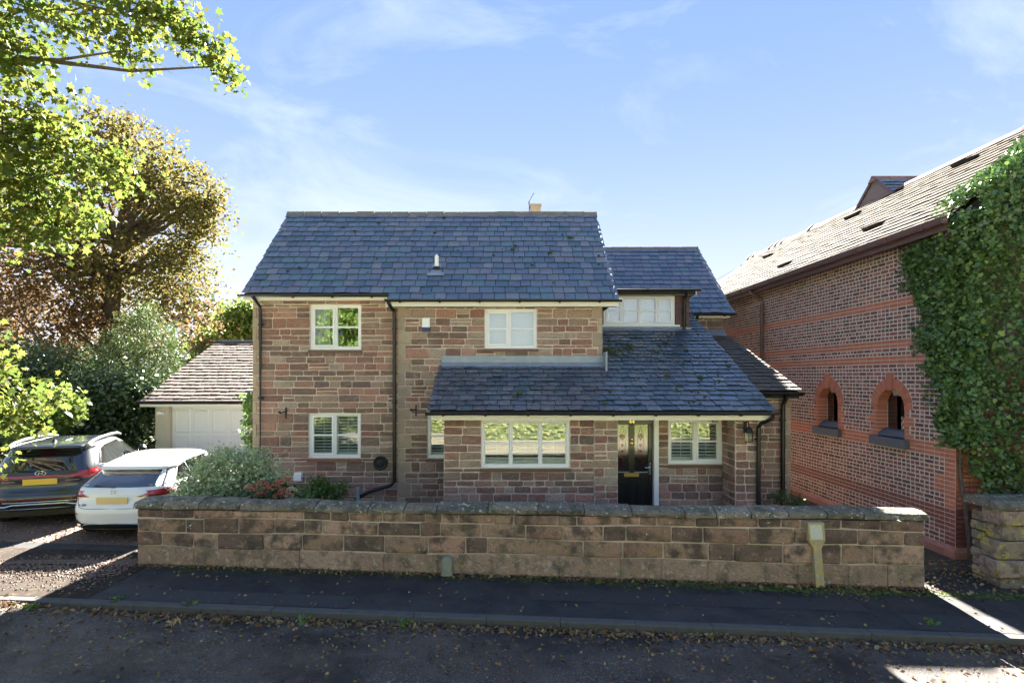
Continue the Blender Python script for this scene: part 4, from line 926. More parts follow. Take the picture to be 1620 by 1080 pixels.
# overhead cables
for pts, lab in (([(6.45,15.85,4.66),(6.83,12,4.90),(7.23,8,5.19),(7.7,3,5.60)], 'pale overhead cable sagging from the eaves of the rear wing past the ivy'),
                 ([(5.03,14.6,5.06),(5.5,15.3,5.30),(6.6,17.0,5.85),(9.5,21.5,7.3)], 'thin pale cable running up from the dormer gutter end')):
    mb = MB(); mb.tube(pts, .0042, 5); o = mb.build('overhead_cable', 'cable', origin=pts[0]); tag(o, lab, 'cable')
# ------------------------------------------------------------------ the brick hall on the right
XW, YC, YB, ZE = 7.54, 9.6, 23.0, 5.36
hall = thing('brick_hall', 'tall dark red brick hall with arched windows and orange brick bands, pale slate roof', 'hall', (XW, YC, -.1))
bricks = Pieces(300); hslates = Pieces(300)
PH = facing_w(XW); PF = facing(YC)
wins = [(11.18, .39, .595), (13.3, .39, .595)]                      # centre along the wall, inner and outer arch radius
ZS, ZB0, ZB1 = 2.28, 1.72, 1.86
holes = [(c-ri, c+ri, ZB0, ZS+ri) for c, ri, ro in wins]
wf = wall_body(PH, YC, YB, -.15, ZE, holes, .4).build('side_wall', 'brick_mortar', hall)
gf = wall_body(PF, XW+.003, 12.9, -.15, ZE, [], .38)
gf.prism([(XW+.003,ZE),(12.9,ZE),(10.2,7.42)], YC, YC+.3, axis='y')
gw = gf.build('gable_wall', 'brick_joint_dark', hall)
mb = MB(); mb.box(12.5, 12.9, YC+.4, YB, -.15, ZE); mb.box(XW+.41, 12.49, YB-.3, YB, -.15, ZE); mb.prism([(XW+.003,ZE),(12.9,ZE),(10.2,7.42)], YB-.3, YB, axis='y'); mb.build('far_walls', 'brick_dark', hall)
CH_ = .0765
def bandmat(k, z):
    if 6 <= k <= 8: return 'brick_maroon'
    if k in (20,21,22,41,42,45,46,55,56): return 'brick_red'
    return None
def put_brick(P, ua, ub, k, mat, par, hidden, d=.003):
    g = .0095 if mat == 'brick_dark' else .004; z0, z1 = k*CH_+g, (k+1)*CH_-g; gu = .014 if mat == 'brick_dark' else .004; ua += gu; ub -= gu
    if ub-ua < .02: return
    j = R.uniform(0, .006) if mat == 'brick_dark' else R.uniform(0, .002); g2 = 0
    vs = [P(ua,z0,-.02),P(ub,z0,-.02),P(ub,z1,-.02),P(ua,z1,-.02),P(ua+.002,z0+.002,d+j),P(ub-.002,z0+.002,d+j),P(ub-.002,z1-.002,d+j),P(ua+.002,z1-.002,d+j)]
    c = P((ua+ub)/2, (z0+z1)/2, 0); sc_ = 0 if hidden else (ub-ua)*(z1-z0)*abs(XW if P is PH else c[1])/c[1]**3*1e4
    bricks.add('brick', vs, [(4,5,6,7),(0,1,5,4),(1,2,6,5),(2,3,7,6),(3,0,4,7)], mat, par, sc_)
def ivy_edge(z):                                                    # how far back along the side wall the ivy reaches
    return 9.55 if z < 1.9 else 9.6+(z-1.9)*.30
for k in range(int(ZE/CH_)):
    z = (k+.5)*CH_; bm = bandmat(k, z); st_ = k % 2 == 0
    u = YC; q = 0
    blk = (k//4) % 2; qw = .46 if blk else .24                       # corner quoin
    while u < 21.2:
        if u < YC+qw-.01: w = .23 if (k % 2) else .1175; w = min(w, YC+qw-u); m_ = 'brick_maroon' if k < 9 else 'brick_red'
        elif bm == 'brick_red': w = .232; m_ = bm
        else:
            w = (.232 if st_ else .1165)*R.uniform(.96, 1.04)
            if st_ and R.random() < .45: w = .1165
            m_ = bm or 'brick_dark'
        a, b = u, u+w; u = b
        # keep clear of the arches, cut to the jambs
        segs = [(a, b)]
        for c, ri, ro in wins:
            ns = []
            for p, q2 in segs:
                if ZS <= z < ZS+ro: hw = math.sqrt(max(0, ro*ro-(z-ZS)**2))
                elif ZB0-.17 < z < ZS: hw = ri+(.232 if (k//2) % 2 else .1165) if z > ZB0 else ri+.13
                else: hw = 0
                if hw == 0 or q2 <= c-hw or p >= c+hw: ns.append((p, q2)); continue
                if p < c-hw: ns.append((p, c-hw))
                if q2 > c+hw: ns.append((c+hw, q2))
            segs = ns
        for p, q2 in segs:
            put_brick(PH, p, q2, k, m_, wf, p < ivy_edge(z) or z < .25 or p > 15)
    for c, ri, ro in wins:                                          # red brick jambs with toothed edge
        if ZB0 < z < ZS:
            w = .232 if (k//2) % 2 else .1165
            for a, b in ((c-ri-w, c-ri), (c+ri, c+ri+w)):
                vs = []; z0, z1 = k*CH_+.005, (k+1)*CH_-.005
                vs = [(XW+.19,a+.004,z0),(XW+.19,b-.0,z0),(XW-.012,b-.0,z0),(XW-.012,a+.004,z0),(XW+.19,a+.004,z1),(XW+.19,b,z1),(XW-.012,b,z1),(XW-.012,a+.004,z1)]
                if b == c-ri: vs = [(x, y+(.003 if y > c-ri-.01 else 0), zz) for x, y, zz in vs]
                else: vs = [(x, y-(.008 if y < c+ri+.01 else 0), zz) for x, y, zz in vs]
                bricks.add('brick', vs, BOXF, 'brick_red', wf, 5)
    # gable end, below the ivy
    if z < 3.0:
        x = XW
        while x < 9.6:
            w = .232 if st_ else .1165
            m_ = ('brick_maroon' if k < 9 else 'brick_red') if x < XW+(.46 if blk else .3) else (bm or 'brick_dark')
            put_brick(PF, x, x+w, k, m_, gw, z > 1.3 or x > 8.0); x += w
for c, ri, ro in wins:
    arch = None
    n = 15
    for i in range(n):
        t0, t1 = math.pi*i/n, math.pi*(i+1)/n
        if i == n//2: continue
        e = .008; vs = []
        for d in (-.19, .014):
            for r_, t in ((ri-.003,t0+e*1.3),(ro-.006,t0+e),(ro-.006,t1-e),(ri-.003,t1-e*1.3)):
                vs.append((XW-d, c-r_*math.cos(t), ZS+r_*math.sin(t)))
        bricks.add('voussoir', vs, BOXF, 'brick_red', wf, 4)
    vs = []
    for d in (-.19, .045):
        for r_, hw in ((ri-.035,.062),(ro+.09,.085)):
            vs += [(XW-d, c-hw, ZS+r_), (XW-d, c+hw, ZS+r_)]
    vs = [vs[i] for i in (0,1,3,2,4,5,7,6)]
    bricks.add('keystone', vs, BOXF, 'brick_red', wf, 9)
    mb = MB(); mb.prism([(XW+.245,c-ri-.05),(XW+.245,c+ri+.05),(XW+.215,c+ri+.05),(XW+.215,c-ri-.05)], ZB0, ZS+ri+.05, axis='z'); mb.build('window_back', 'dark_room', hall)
    mb = MB(); 
    for i in range(16):                                             # pale stone surround of the lancet
        if i > 8: continue
        if i < 4 or i > 11:
            z0 = ZB1+(ZS-ZB1)*(i if i < 4 else 15-i)/4; z1 = z0+(ZS-ZB1)/4
            s = -1 if i < 4 else 1; a, b = sorted((c+s*(ri-.0), c+s*(ri-.13)))
            if s > 0 : a += .02
            mb.box(XW+.12, XW+.20, a, b, z0, z1)
        else:
            t0, t1 = math.pi*(i-4)/8, math.pi*(i-3)/8; vs = []
            for d in (.12, .20):
                for r_, t in ((ri-.13,t0),(ri,t0),(ri,t1),(ri-.13,t1)): vs.append((XW+d, c-r_*math.cos(t), ZS+r_*math.sin(t)))
            mb.add(vs, BOXF)
    mb.box(XW+.19, XW+.19, c+.03, c+.10, ZB1, ZS+.30)
    fr_ = mb.build('stone_surround', 'pale_stone', hall)
    mb = MB(); mb.box(XW+.205, XW+.21, c-ri, c+ri, ZB1, ZS+ri); mb.build('leaded_pane', 'car_glass', fr_)
    mb = MB(); mb.prism([(XW-.02,ZB0+.03),(XW+.20,ZB0+.03),(XW+.20,ZB1+.02),(XW+.10,ZB1)], c-ri+.005, c+ri-.005, axis='y', T=lambda a, y, b: (a, y, b)); mb.build('sloping_sill', 'blue_slate_sill', hall)
    mb = MB(); mb.prism([(XW-.095,1.555),(XW+.2,1.555),(XW+.2,1.745),(XW-.07,1.725),(XW-.095,1.70)], c-ri-.13, c+ri+.13, axis='y'); mb.build('sill', 'blue_slate_sill', hall)
# chamfered plinth course
y = YC-.06
while y < 17:
    mb = MB(); w = .23
    mb.prism([(XW-.075,-.18),(XW-.075,.02),(XW-.014,.075),(XW+.05,.075),(XW+.05,-.18)], y+.004, y+w-.004, axis='y'); mb.build('plinth_brick', 'plinth_red', wf); y += w
x = XW-.07
while x < 9.4:
    mb = MB(); mb.prism([(YC-.075,-.18),(YC-.075,.02),(YC-.014,.075),(YC+.05,.075),(YC+.05,-.18)], x+.004, x+.226); mb.build('plinth_brick', 'plinth_red', gw); x += .23
# roof
TR = .75; XG, ZG, XR, ZR = 7.20, 5.44, 10.2, 7.69
cs, sn = 1/math.sqrt(1+TR*TR), TR/math.sqrt(1+TR*TR)
mb = MB(); mb.prism([(7.24,5.40),(10.2,ZR-.07),(13.16,5.40),(13.16,5.37),(7.24,5.37)], 9.34, 23.2, axis='y'); hroof = mb.build('hall_roof', 'deck', hall)
hp_frame = lambda u, s, h: (XG+s*cs-h*sn, u, ZG+s*sn+h*cs)
roof_pieces(hslates, hroof, 'slate', 'slate_grey', (0, 0), TR, .195, .30, lambda y: [(9.30, 23.25)], 19, frame=hp_frame, jit=1.6, th=.012)
for it in range(len(hslates.items)):                                # size in view: nearest courses first
    t = hslates.items[it]; yy = t[3][0][1]; zz = t[3][0][2]; hslates.items[it] = (1/yy**2-(100 if yy < 9.0 else 0), *t[1:])
y = 9.3
while y < 23.2:
    mb = MB(); e = .02 if R.random() < .75 else .09
    mb.prism([(XR-.17,ZR-.10),(XR-.15,ZR-.06),(XR,ZR+.05+e*.4),(XR+.15,ZR-.06),(XR+.17,ZR-.10)], y+.005, y+.44, axis='y')
    if e > .05: mb.prism([(XR-.20,ZR-.10),(XR-.18,ZR-.03),(XR,ZR+.09+e*.5),(XR+.18,ZR-.03),(XR+.20,ZR-.10)], y+.38, y+.47, axis='y')
    mb.build('ridge_tile', 'ridge_red', hroof); y += .46
for px, py in ((1351,343),(1384,360),(1217,406),(1243,420),(1529,258)):
    k = (CY-py)/(px-CX); X = (ZG-2.9-TR*XG)/(k-TR); Y = X*F/(px-CX); z = 2.9+k*X
    mb = MB(); s0 = (X-XG)/cs
    vs = [hp_frame(Y-.27, s0-.08, .03), hp_frame(Y+.27, s0-.08, .03), hp_frame(Y+.27, s0+.08, .03), hp_frame(Y-.27, s0+.08, .03), hp_frame(Y-.27, s0-.08, .11), hp_frame(Y+.27, s0-.08, .11), hp_frame(Y+.27, s0+.08, .05), hp_frame(Y-.27, s0+.08, .05)]
    mb.add(vs, BOXF); mb.build('roof_vent', 'iron', hroof)
# gablet with boarded front standing over the ridge
XD, YA, ZA, HB = 9.95, 15.4, 8.13, 1.25
mb = MB(); mb.prism([(YA-HB-.06,7.12),(YA,ZA),(YA+HB+.06,7.12)], XD+.04, 12.2); gab = mb.build('gablet', 'deck', hall)
for i in range(5):
    z0 = 7.25+i*.17; w = lambda z: HB*(ZA-z)/(ZA-7.12)
    mb = MB(); za, zc = z0, min(z0+.175, ZA-.04); mb.prism([(YA-w(za),za),(YA+w(za),za),(YA+w(zc),zc),(YA-w(zc),zc)], XD-.01, XD+.035); 
    mb.build('board', 'mauve_board', gab)
mb = MB()
for s in (-1, 1): mb.prism([(YA+s*(HB+.12),7.05),(YA+s*(HB+.0),7.05),(YA,ZA-.04),(YA,ZA+.06)], XD-.05, XD-.012)
mb.build('bargeboard', 'plum_gutter', gab)
tg = (ZA-7.12)/HB; cg, sg = 1/math.sqrt(1+tg*tg), tg/math.sqrt(1+tg*tg)
roof_pieces(hslates, gab, 'slate', 'slate', (0, 0), tg, .2, .28, lambda y: [(XD-.05, 12.2)], 8, frame=lambda u, s, h: (u, YA-HB-.08+s*cg-h*sg, 7.06+s*sg+h*cg))
x = XD-.08
while x < 12.1:
    mb = MB(); mb.prism([(YA-.16,ZA-.10),(YA,ZA+.07),(YA+.16,ZA-.10)], x, x+.43); mb.build('ridge_tile', 'ridge_red', gab); x += .44
# eaves: soffit, boxed gutter, brackets, downpipe
mb = MB(); mb.box(7.22, 7.52, 9.36, 23, 5.32, 5.365); mb.box(7.195, 7.219, 9.34, 23, 5.25, 5.39); mb.prism([(7.19,5.16),(7.24,5.25),(7.5,5.315),(7.54,5.315),(7.54,5.12),(7.5,5.10)], 9.34, 9.40, axis='y'); mb.build('eaves_board', 'plum_gutter', hall)
mb = MB(); mb.prism([(7.18,5.345),(7.09,5.345),(7.075,5.375),(7.06,5.45),(7.075,5.45),(7.09,5.40),(7.17,5.38),(7.18,5.45),(7.19,5.45)], 9.30, 23, axis='y'); hg = mb.build('gutter', 'plum_gutter', hall)
y = 9.7
while y < 22: mb = MB(); mb.prism([(7.07,5.33),(7.19,5.33),(7.19,5.345),(7.08,5.345),(7.055,5.44),(7.045,5.44)], y, y+.04, axis='y'); mb.build('gutter_bracket', 'plum_gutter', hg); y += .92
mb = MB(); mb.tube([(7.12,16.5,5.34),(7.14,16.5,5.28),(7.45,16.5,5.08),(7.46,16.5,4.95),(7.46,16.5,0)], .05, 8); dp = mb.build('downpipe', 'plum_gutter', hall)
mb = MB()
for z in (1.4, 3.0, 4.6): mb.lathe([(.066,0),(.066,.07)], (7.46,16.5,z), 8); mb.box(7.44, 7.53, 16.42, 16.58, z+.02, z+.05)
mb.build('pipe_clip', 'plum_gutter', dp)
bricks.flush(hall, 'brickwork'); hslates.flush(hall, 'slate_courses')

# ------------------------------------------------------------------ the garage
gar = thing('garage', 'single garage with cream rendered wall, white panelled door and shallow brown tiled roof', 'garage', (-8.3, 16.7, 0))
GX0, GX1, GY = -9.86, -5.7, 16.7
gd = (-9.46, -7.22, -.1, 2.03)
wall_body(facing(GY), GX0, GX1, -.2, 2.14, [gd], .3).build('front_wall', 'render', gar)
mb = MB(); mb.box(GX0, GX0+.25, GY+.301, 25, -.2, 2.14); mb.box(GX1-.25, GX1, GY+.301, 25, -.2, 2.14); mb.box(GX0+.26, GX1-.26, 24.7, 25, -.2, 2.14); mb.build('side_walls', 'render', gar)
mb = MB(); y0 = GY+.12
mb.box(gd[0]+.005, gd[1]-.005, y0+.012, y0+.05, -.1, 2.025)
dr = mb.build('garage_door', 'garage_door', gar)
for j, (za, zc) in enumerate(((1.28,1.94),(.50,1.21),(-.08,.44))):
    for i in range(4):
        a = gd[0]+.10+i*.535; b = a+.44; m2 = MB()
        m2.add([(a,y0+.011,za),(b,y0+.011,za),(b,y0+.011,zc),(a,y0+.011,zc),(a+.03,y0-.012,za+.03),(b-.03,y0-.012,za+.03),(b-.03,y0-.012,zc-.03),(a+.03,y0-.012,zc-.03),(a+.07,y0-.004,za+.07),(b-.07,y0-.004,za+.07),(b-.07,y0-.004,zc-.07),(a+.07,y0-.004,zc-.07)],
               [(0,1,5,4),(1,2,6,5),(2,3,7,6),(3,0,4,7),(4,5,9,8),(5,6,10,9),(6,7,11,10),(7,4,8,11),(8,9,10,11)]); m2.build('door_panel', 'garage_door', dr)
mb = MB(); mb.box(GX0-.28, GX1, GY-.28, GY-.255, 2.04, 2.145); mb.box(GX0-.28, GX1, GY-.254, GY, 2.05, 2.065); mb.box(GX0-.28, GX0-.255, GY-.253, 21, 2.04, 2.145); mb.build('fascia', 'cream_board', gar)
mb = MB(); mb.tube([(GX0-.34,GY-.33,2.165),(GX1,GY-.33,2.165)], .05, 8); mb.build('gutter', 'black', gar)
mb = MB(); mb.prism([(GY-.26,2.146),(GY-.26,2.16),(21.0,4.13),(25.3,2.16),(25.3,2.146)], GX0-.26, GX1); groof = mb.build('tiled_roof', 'deck', gar)
tiles = Pieces(300)
roof_pieces(tiles, groof, 'tile', 'tile_garage', (GY-.33,2.15), .43, .245, .235, lambda y: [(GX0-.30, GX1)], 21, jit=1.2, th=.018, lift=.024)
tiles.flush(gar, 'tile_courses')
ridge(groof, 21.02, 4.16, GX0-.30, GX1, 'ridge')
mb = MB(); mb.lathe([(.05,-.02),(.06,.06),(.03,.10)], (-9.7,GY-.06,1.86), 10, axis='y'); mb.box(-9.78, -9.55, GY-.09, GY-.002, 1.80, 1.88); mb.build('security_lamp', 'white', gar)
# ------------------------------------------------------------------ cars: skins lofted from level outlines, panels laid on the skin
def interp(tab, z): return float(np.interp(z, [t[0] for t in tab], [t[1] for t in tab]))
def car(name, label, loc, rotz, S):
    """x across, y from the tail forwards, z up; S: tables over height of half width, tail and nose position"""
    root = thing(name, label, 'car', loc, rotz, local=True)
    n_ = S.get('n', 5.5)
    hw = lambda z: interp(S['w'], z); yr = lambda z: interp(S['rear'], z); yf = lambda z: interp(S['front'], z)
    def rear_y(x, z):
        c, L, w = (yr(z)+yf(z))/2, (yf(z)-yr(z))/2, hw(z); return c-L*max(0, 1-min(1, abs(x)/w)**n_)**(1/n_)
    def side_x(y, z):
        c, L, w = (yr(z)+yf(z))/2, (yf(z)-yr(z))/2, hw(z); return w*max(0, 1-min(1, abs(y-c)/L)**n_)**(1/n_)
    zs = S['levels']; K = 72; vs = []
    for z in zs:
        c, L, w = (yr(z)+yf(z))/2, (yf(z)-yr(z))/2, hw(z)
        for k in range(K):
            t = 2*math.pi*k/K; a, b = math.cos(t), math.sin(t)
            vs.append((w*math.copysign(abs(a)**(2/n_), a), c+L*math.copysign(abs(b)**(2/n_), b), z))
    fs = [(i*K+k, i*K+(k+1)%K, (i+1)*K+(k+1)%K, (i+1)*K+k) for i in range(len(zs)-1) for k in range(K)]
    fs += [tuple(range(K))[::-1], tuple(range((len(zs)-1)*K, len(zs)*K))]
    mb = MB(); mb.add(vs, fs, .5); body = mb.build('body', S['paint'], root, smooth=True)
    def panel(pname, mat, grid, par=root, off=.006):
        """grid: rows of surface points ('r', x, z) on the tail or ('s', side, y, z) on a flank"""
        m2 = MB(); rows = []
        for row in grid:
            rr = []
            for p in row:
                if p[0] == 'r': rr.append((p[1], rear_y(p[1], p[2])-off, p[2]))
                else: rr.append((p[1]*(side_x(p[2], p[3])+off), p[2], p[3]))
            rows.append(rr)
        w = len(rows[0]); m2.add([p for r_ in rows for p in r_], [(j*w+i, j*w+i+1, (j+1)*w+i+1, (j+1)*w+i) for j in range(len(rows)-1) for i in range(w-1)], .5)
        return m2.build(pname, mat, par, smooth=True)
    def rquad(pname, mat, bl, br, tr, tl, off=.006, n=12, m=4, par=root):
        g = []
        for j in range(m+1):
            t = j/m; a = (bl[0]+(tl[0]-bl[0])*t, bl[1]+(tl[1]-bl[1])*t); b = (br[0]+(tr[0]-br[0])*t, br[1]+(tr[1]-br[1])*t)
            g.append([('r', a[0]+(b[0]-a[0])*i/n, a[1]+(b[1]-a[1])*i/n) for i in range(n+1)])
        return panel(pname, mat, g, par, off)
    def squad(pname, mat, s, bl, br, tr, tl, off=.006, n=10, m=4, par=root):
        g = []
        for j in range(m+1):
            t = j/m; a = (bl[0]+(tl[0]-bl[0])*t, bl[1]+(tl[1]-bl[1])*t); b = (br[0]+(tr[0]-br[0])*t, br[1]+(tr[1]-br[1])*t)
            g.append([('s', s, a[0]+(b[0]-a[0])*i/n, a[1]+(b[1]-a[1])*i/n) for i in range(n+1)])
        return panel(pname, mat, g, par, off)
    def rline(pname, mat, pts, r=.006, par=root, off=.002):
        m2 = MB(); pp = []
        for (a, b), (c, d) in zip(pts, pts[1:]):
            for i in range(6): x, z = a+(c-a)*i/6, b+(d-b)*i/6; pp.append((x, rear_y(x, z)-off, z))
        x, z = pts[-1]; pp.append((x, rear_y(x, z)-off, z)); m2.tube(pp, r, 5); return m2.build(pname, mat, par)
    def sline(pname, mat, s, pts, r=.006, par=root, off=.001):
        m2 = MB(); pp = []
        for (a, b), (c, d) in zip(pts, pts[1:]):
            for i in range(8): y, z = a+(c-a)*i/8, b+(d-b)*i/8; pp.append((s*(side_x(y, z)+off), y, z))
        m2.tube(pp, r, 5); return m2.build(pname, mat, par)
    for wx in (-1, 1):
        for wy in S['axles']:
            x = wx*(S['track']); r_ = S['wheel']
            mb = MB(); prof = [(r_*.62,-.10),(r_*.95,-.11),(r_,-.08),(r_,.08),(r_*.95,.11),(r_*.62,.10)]
            mb.lathe(prof, (x, wy, r_), 26, axis='x'); tyre = mb.build('wheel', 'tyre', root, smooth=False)
            mb = MB(); mb.lathe([(r_*.60,-.085),(r_*.64,.085)], (x, wy, r_), 20, axis='x')
            for k in range(5):
                t = k*2*math.pi/5; mb.tube([(x+wx*.10, wy, r_), (x+wx*.095, wy+r_*.6*math.cos(t), r_+r_*.6*math.sin(t))], [.035,.03], 5)
            mb.build('rim', 'alloy', tyre)
            a0 = wy-r_*1.12; mb = MB(); arc = [(wy+r_*1.13*math.cos(t), r_+r_*1.13*math.sin(t)) for t in [math.pi*i/12 for i in range(13)]]
            mb.prism(arc+[(wy+r_*1.13,S['sill']),(wy-r_*1.13,S['sill'])], min(wx*(S['track']-.16), wx*(S['wmax']+.004)), max(wx*(S['track']-.16), wx*(S['wmax']+.004))); mb.build('wheel_arch', 'car_black', root)
    mb = MB(); mb.box(-S['wmax']*.86, S['wmax']*.86, .35, S['len']-.4, .20, S['sill']+.04); mb.build('underbody', 'car_black', root)
    return root, rquad, squad, rline, sline, rear_y, side_x

# white hatchback
S1 = dict(paint='paint_white', n=5.0, wmax=.90, len=4.42, sill=.22, track=.78, wheel=.325, axles=(.86, 3.59),
  w=[(.20,.80),(.30,.875),(.55,.90),(.72,.898),(.84,.875),(.93,.835),(1.0,.79),(1.08,.745),(1.16,.705),(1.25,.665),(1.32,.62),(1.36,.57),(1.385,.49),(1.40,.36),(1.407,.12)],
  rear=[(.20,.16),(.26,.06),(.36,.03),(.55,.0),(.62,.03),(.70,.075),(.84,.085),(.90,.115),(.95,.17),(1.02,.30),(1.10,.46),(1.19,.63),(1.21,.56),(1.25,.62),(1.31,.92),(1.36,1.25),(1.39,1.55),(1.40,1.7),(1.407,1.85)],
  front=[(.20,4.3),(.35,4.40),(.6,4.42),(.75,4.36),(.86,4.10),(.93,3.55),(.98,3.25),(1.15,2.88),(1.32,2.45),(1.37,2.25),(1.39,2.12),(1.407,1.95)],
  levels=[.20,.24,.28,.34,.42,.50,.56,.60,.64,.69,.74,.79,.84,.87,.90,.93,.97,1.02,1.07,1.12,1.16,1.19,1.20,1.21,1.23,1.25,1.28,1.31,1.335,1.36,1.375,1.39,1.40,1.407])
root, rq, sq, rl, sl, ry, sx = car('white_hatchback', 'white hatchback parked tail outwards by the end of the front wall', (-6.78, 10.15, -.012), rad(2.5), S1)
rq('rear_window', 'car_glass', (-.71,.945), (.71,.945), (.60,1.185), (-.60,1.185), .005, 14, 6)
rq('spoiler', 'paint_white', (-.63,1.205), (.63,1.205), (.61,1.255), (-.61,1.255), .06, 12, 2)
for s in (-1, 1):
    t = rq('tail_lamp', 'tail_red', (s*.40,.79), (s*.86,.775), (s*.865,.90), (s*.62,.875), .012, 10, 4)
    rq('lamp_lens', 'tail_dark', (s*.45,.797), (s*.81,.787), (s*.81,.815), (s*.52,.820), .017, 8, 2, par=t)
    sq('tail_lamp', 'tail_red', s, (.14,.785), (.34,.83), (.42,.90), (.14,.89), .010, 6, 3)
    rq('reflector', 'tail_dark', (s*.60,.490), (s*.84,.490), (s*.84,.508), (s*.60,.508), .006, 6, 1)
    rq('exhaust_trim', 'chrome', (s*.52,.275), (s*.78,.285), (s*.77,.33), (s*.55,.325), .02, 6, 2)
    sq('side_window', 'car_glass', s, (.72,.985), (1.28,.965), (1.22,1.26), (.98,1.20), .004, 10, 4)
    sq('side_window', 'car_glass', s, (1.31,.96), (2.22,.945), (2.20,1.30), (1.25,1.265), .004, 10, 4)
    sq('side_window', 'car_glass', s, (2.26,.945), (3.06,.94), (2.62,1.255), (2.24,1.30), .004, 10, 4)
    sl('window_trim', 'car_black', s, [(.70,.98),(.95,1.215),(1.24,1.28),(2.22,1.318),(2.64,1.27)], .008)
    sl('roof_seam', 'car_black', s, [(.80,1.29),(1.1,1.335),(1.6,1.365),(2.2,1.36)], .006)
    sl('door_seam', 'car_black', s, [(1.29,.96),(1.25,.7),(1.15,.5)], .004); sl('door_seam', 'car_black', s, [(2.24,.97),(2.25,.6),(2.25,.3)], .004)
    sq('door_handle', 'paint_white', s, (1.36,.80), (1.55,.80), (1.55,.825), (1.36,.825), .03, 4, 1)
    mb = MB(); mb.lathe([(.03,-.07),(.085,-.04),(.09,.03),(.05,.08)], (s*.97,2.82,.97), 10, axis='x'); mb.build('wing_mirror', 'paint_white', root)
rq('plate_recess', 'paint_white', (-.36,.66), (.36,.66), (.39,.80), (-.39,.80), .004, 6, 2)
mb = MB(); yy = ry(.26,.70)-.024; mb.box(-.265, .265, yy-.012, yy, .675, .785); mb.build('number_plate', 'plate_pale', root)
rl('tailgate_seam', 'car_black', [(-.66,.82),(-.64,.68),(-.58,.615),(-.45,.595),(.45,.595),(.58,.615),(.64,.68),(.66,.82)], .004)
rq('bumper_lower', 'car_black', (-.80,.225), (.80,.225), (.70,.335), (-.70,.335), .008, 14, 3)
for s in (-1, 1): rq('bumper_vent', 'car_black', (s*.46,.30), (s*.86,.30), (s*.86,.40), (s*.62,.385), .010, 6, 2)
rl('bumper_chrome', 'chrome', [(-.62,.235),(-.46,.318),(-.35,.33),(.35,.33),(.46,.318),(.62,.235)], .010, off=.012)
mb = MB(); yb = ry(0,.87)-.014
mb.tube([(.042*math.cos(t), yb, .872+.042*math.sin(t)) for t in [i*math.pi/8 for i in range(17)]], .006, 5, caps=False)
for k in range(3): t = math.pi/2+k*2*math.pi/3; mb.tube([(0,yb,.872),(.04*math.cos(t),yb,.872+.04*math.sin(t))], [.008,.003], 5)
mb.build('star_badge', 'chrome', root)
letters('model_letters', 'A 200', .055, .003, 'car_black', (-.58, ry(-.5,.655)-.012, .637), root, 'LEFT')
rl('wiper', 'car_black', [(0,.945),(-.38,.97)], .009, off=.018)
rl('glass_edge', 'car_black', [(-.72,.94),(-.605,1.19),(.605,1.19),(.72,.94)], .012)

# grey family car
S2 = dict(paint='paint_grey', n=5.5, wmax=.95, len=4.78, sill=.34, track=.82, wheel=.37, axles=(1.0, 3.77),
  w=[(.34,.86),(.42,.92),(.6,.95),(.85,.948),(1.0,.93),(1.10,.90),(1.22,.85),(1.36,.79),(1.48,.73),(1.54,.67),(1.575,.59),(1.592,.42),(1.60,.15)],
  rear=[(.34,.16),(.40,.05),(.48,.02),(.62,.0),(.70,.05),(.80,.10),(.98,.07),(1.03,.085),(1.12,.16),(1.26,.28),(1.40,.40),(1.48,.46),(1.505,.28),(1.545,.32),(1.575,.6),(1.592,1.0),(1.60,1.6)],
  front=[(.34,4.65),(.45,4.74),(.7,4.78),(.95,4.66),(1.05,4.2),(1.10,3.75),(1.13,3.55),(1.35,3.1),(1.52,2.6),(1.575,2.3),(1.592,2.1),(1.60,1.8)],
  levels=[.34,.37,.41,.46,.52,.57,.62,.66,.70,.76,.82,.88,.94,.98,1.02,1.06,1.10,1.15,1.20,1.27,1.33,1.39,1.44,1.475,1.49,1.505,1.525,1.545,1.56,1.575,1.585,1.592,1.60])
root, rq, sq, rl, sl, ry, sx = car('grey_suv', 'dark grey estate car with roof rails parked nearest the hedge on the left', (-8.74, 11.05, -.012), rad(19.5), S2)
rq('rear_window', 'car_glass', (-.81,1.09), (.81,1.09), (.69,1.475), (-.69,1.475), .005, 14, 6)
rq('spoiler', 'paint_grey', (-.69,1.497), (.69,1.497), (.65,1.565), (-.65,1.565), .03, 12, 2)
rq('brake_lamp', 'tail_red', (-.13,1.48), (.13,1.48), (.13,1.495), (-.13,1.495), .035, 4, 1)
rq('lamp_strip', 'tail_red', (-.62,.985), (.62,.985), (.62,1.015), (-.62,1.015), .012, 12, 1)
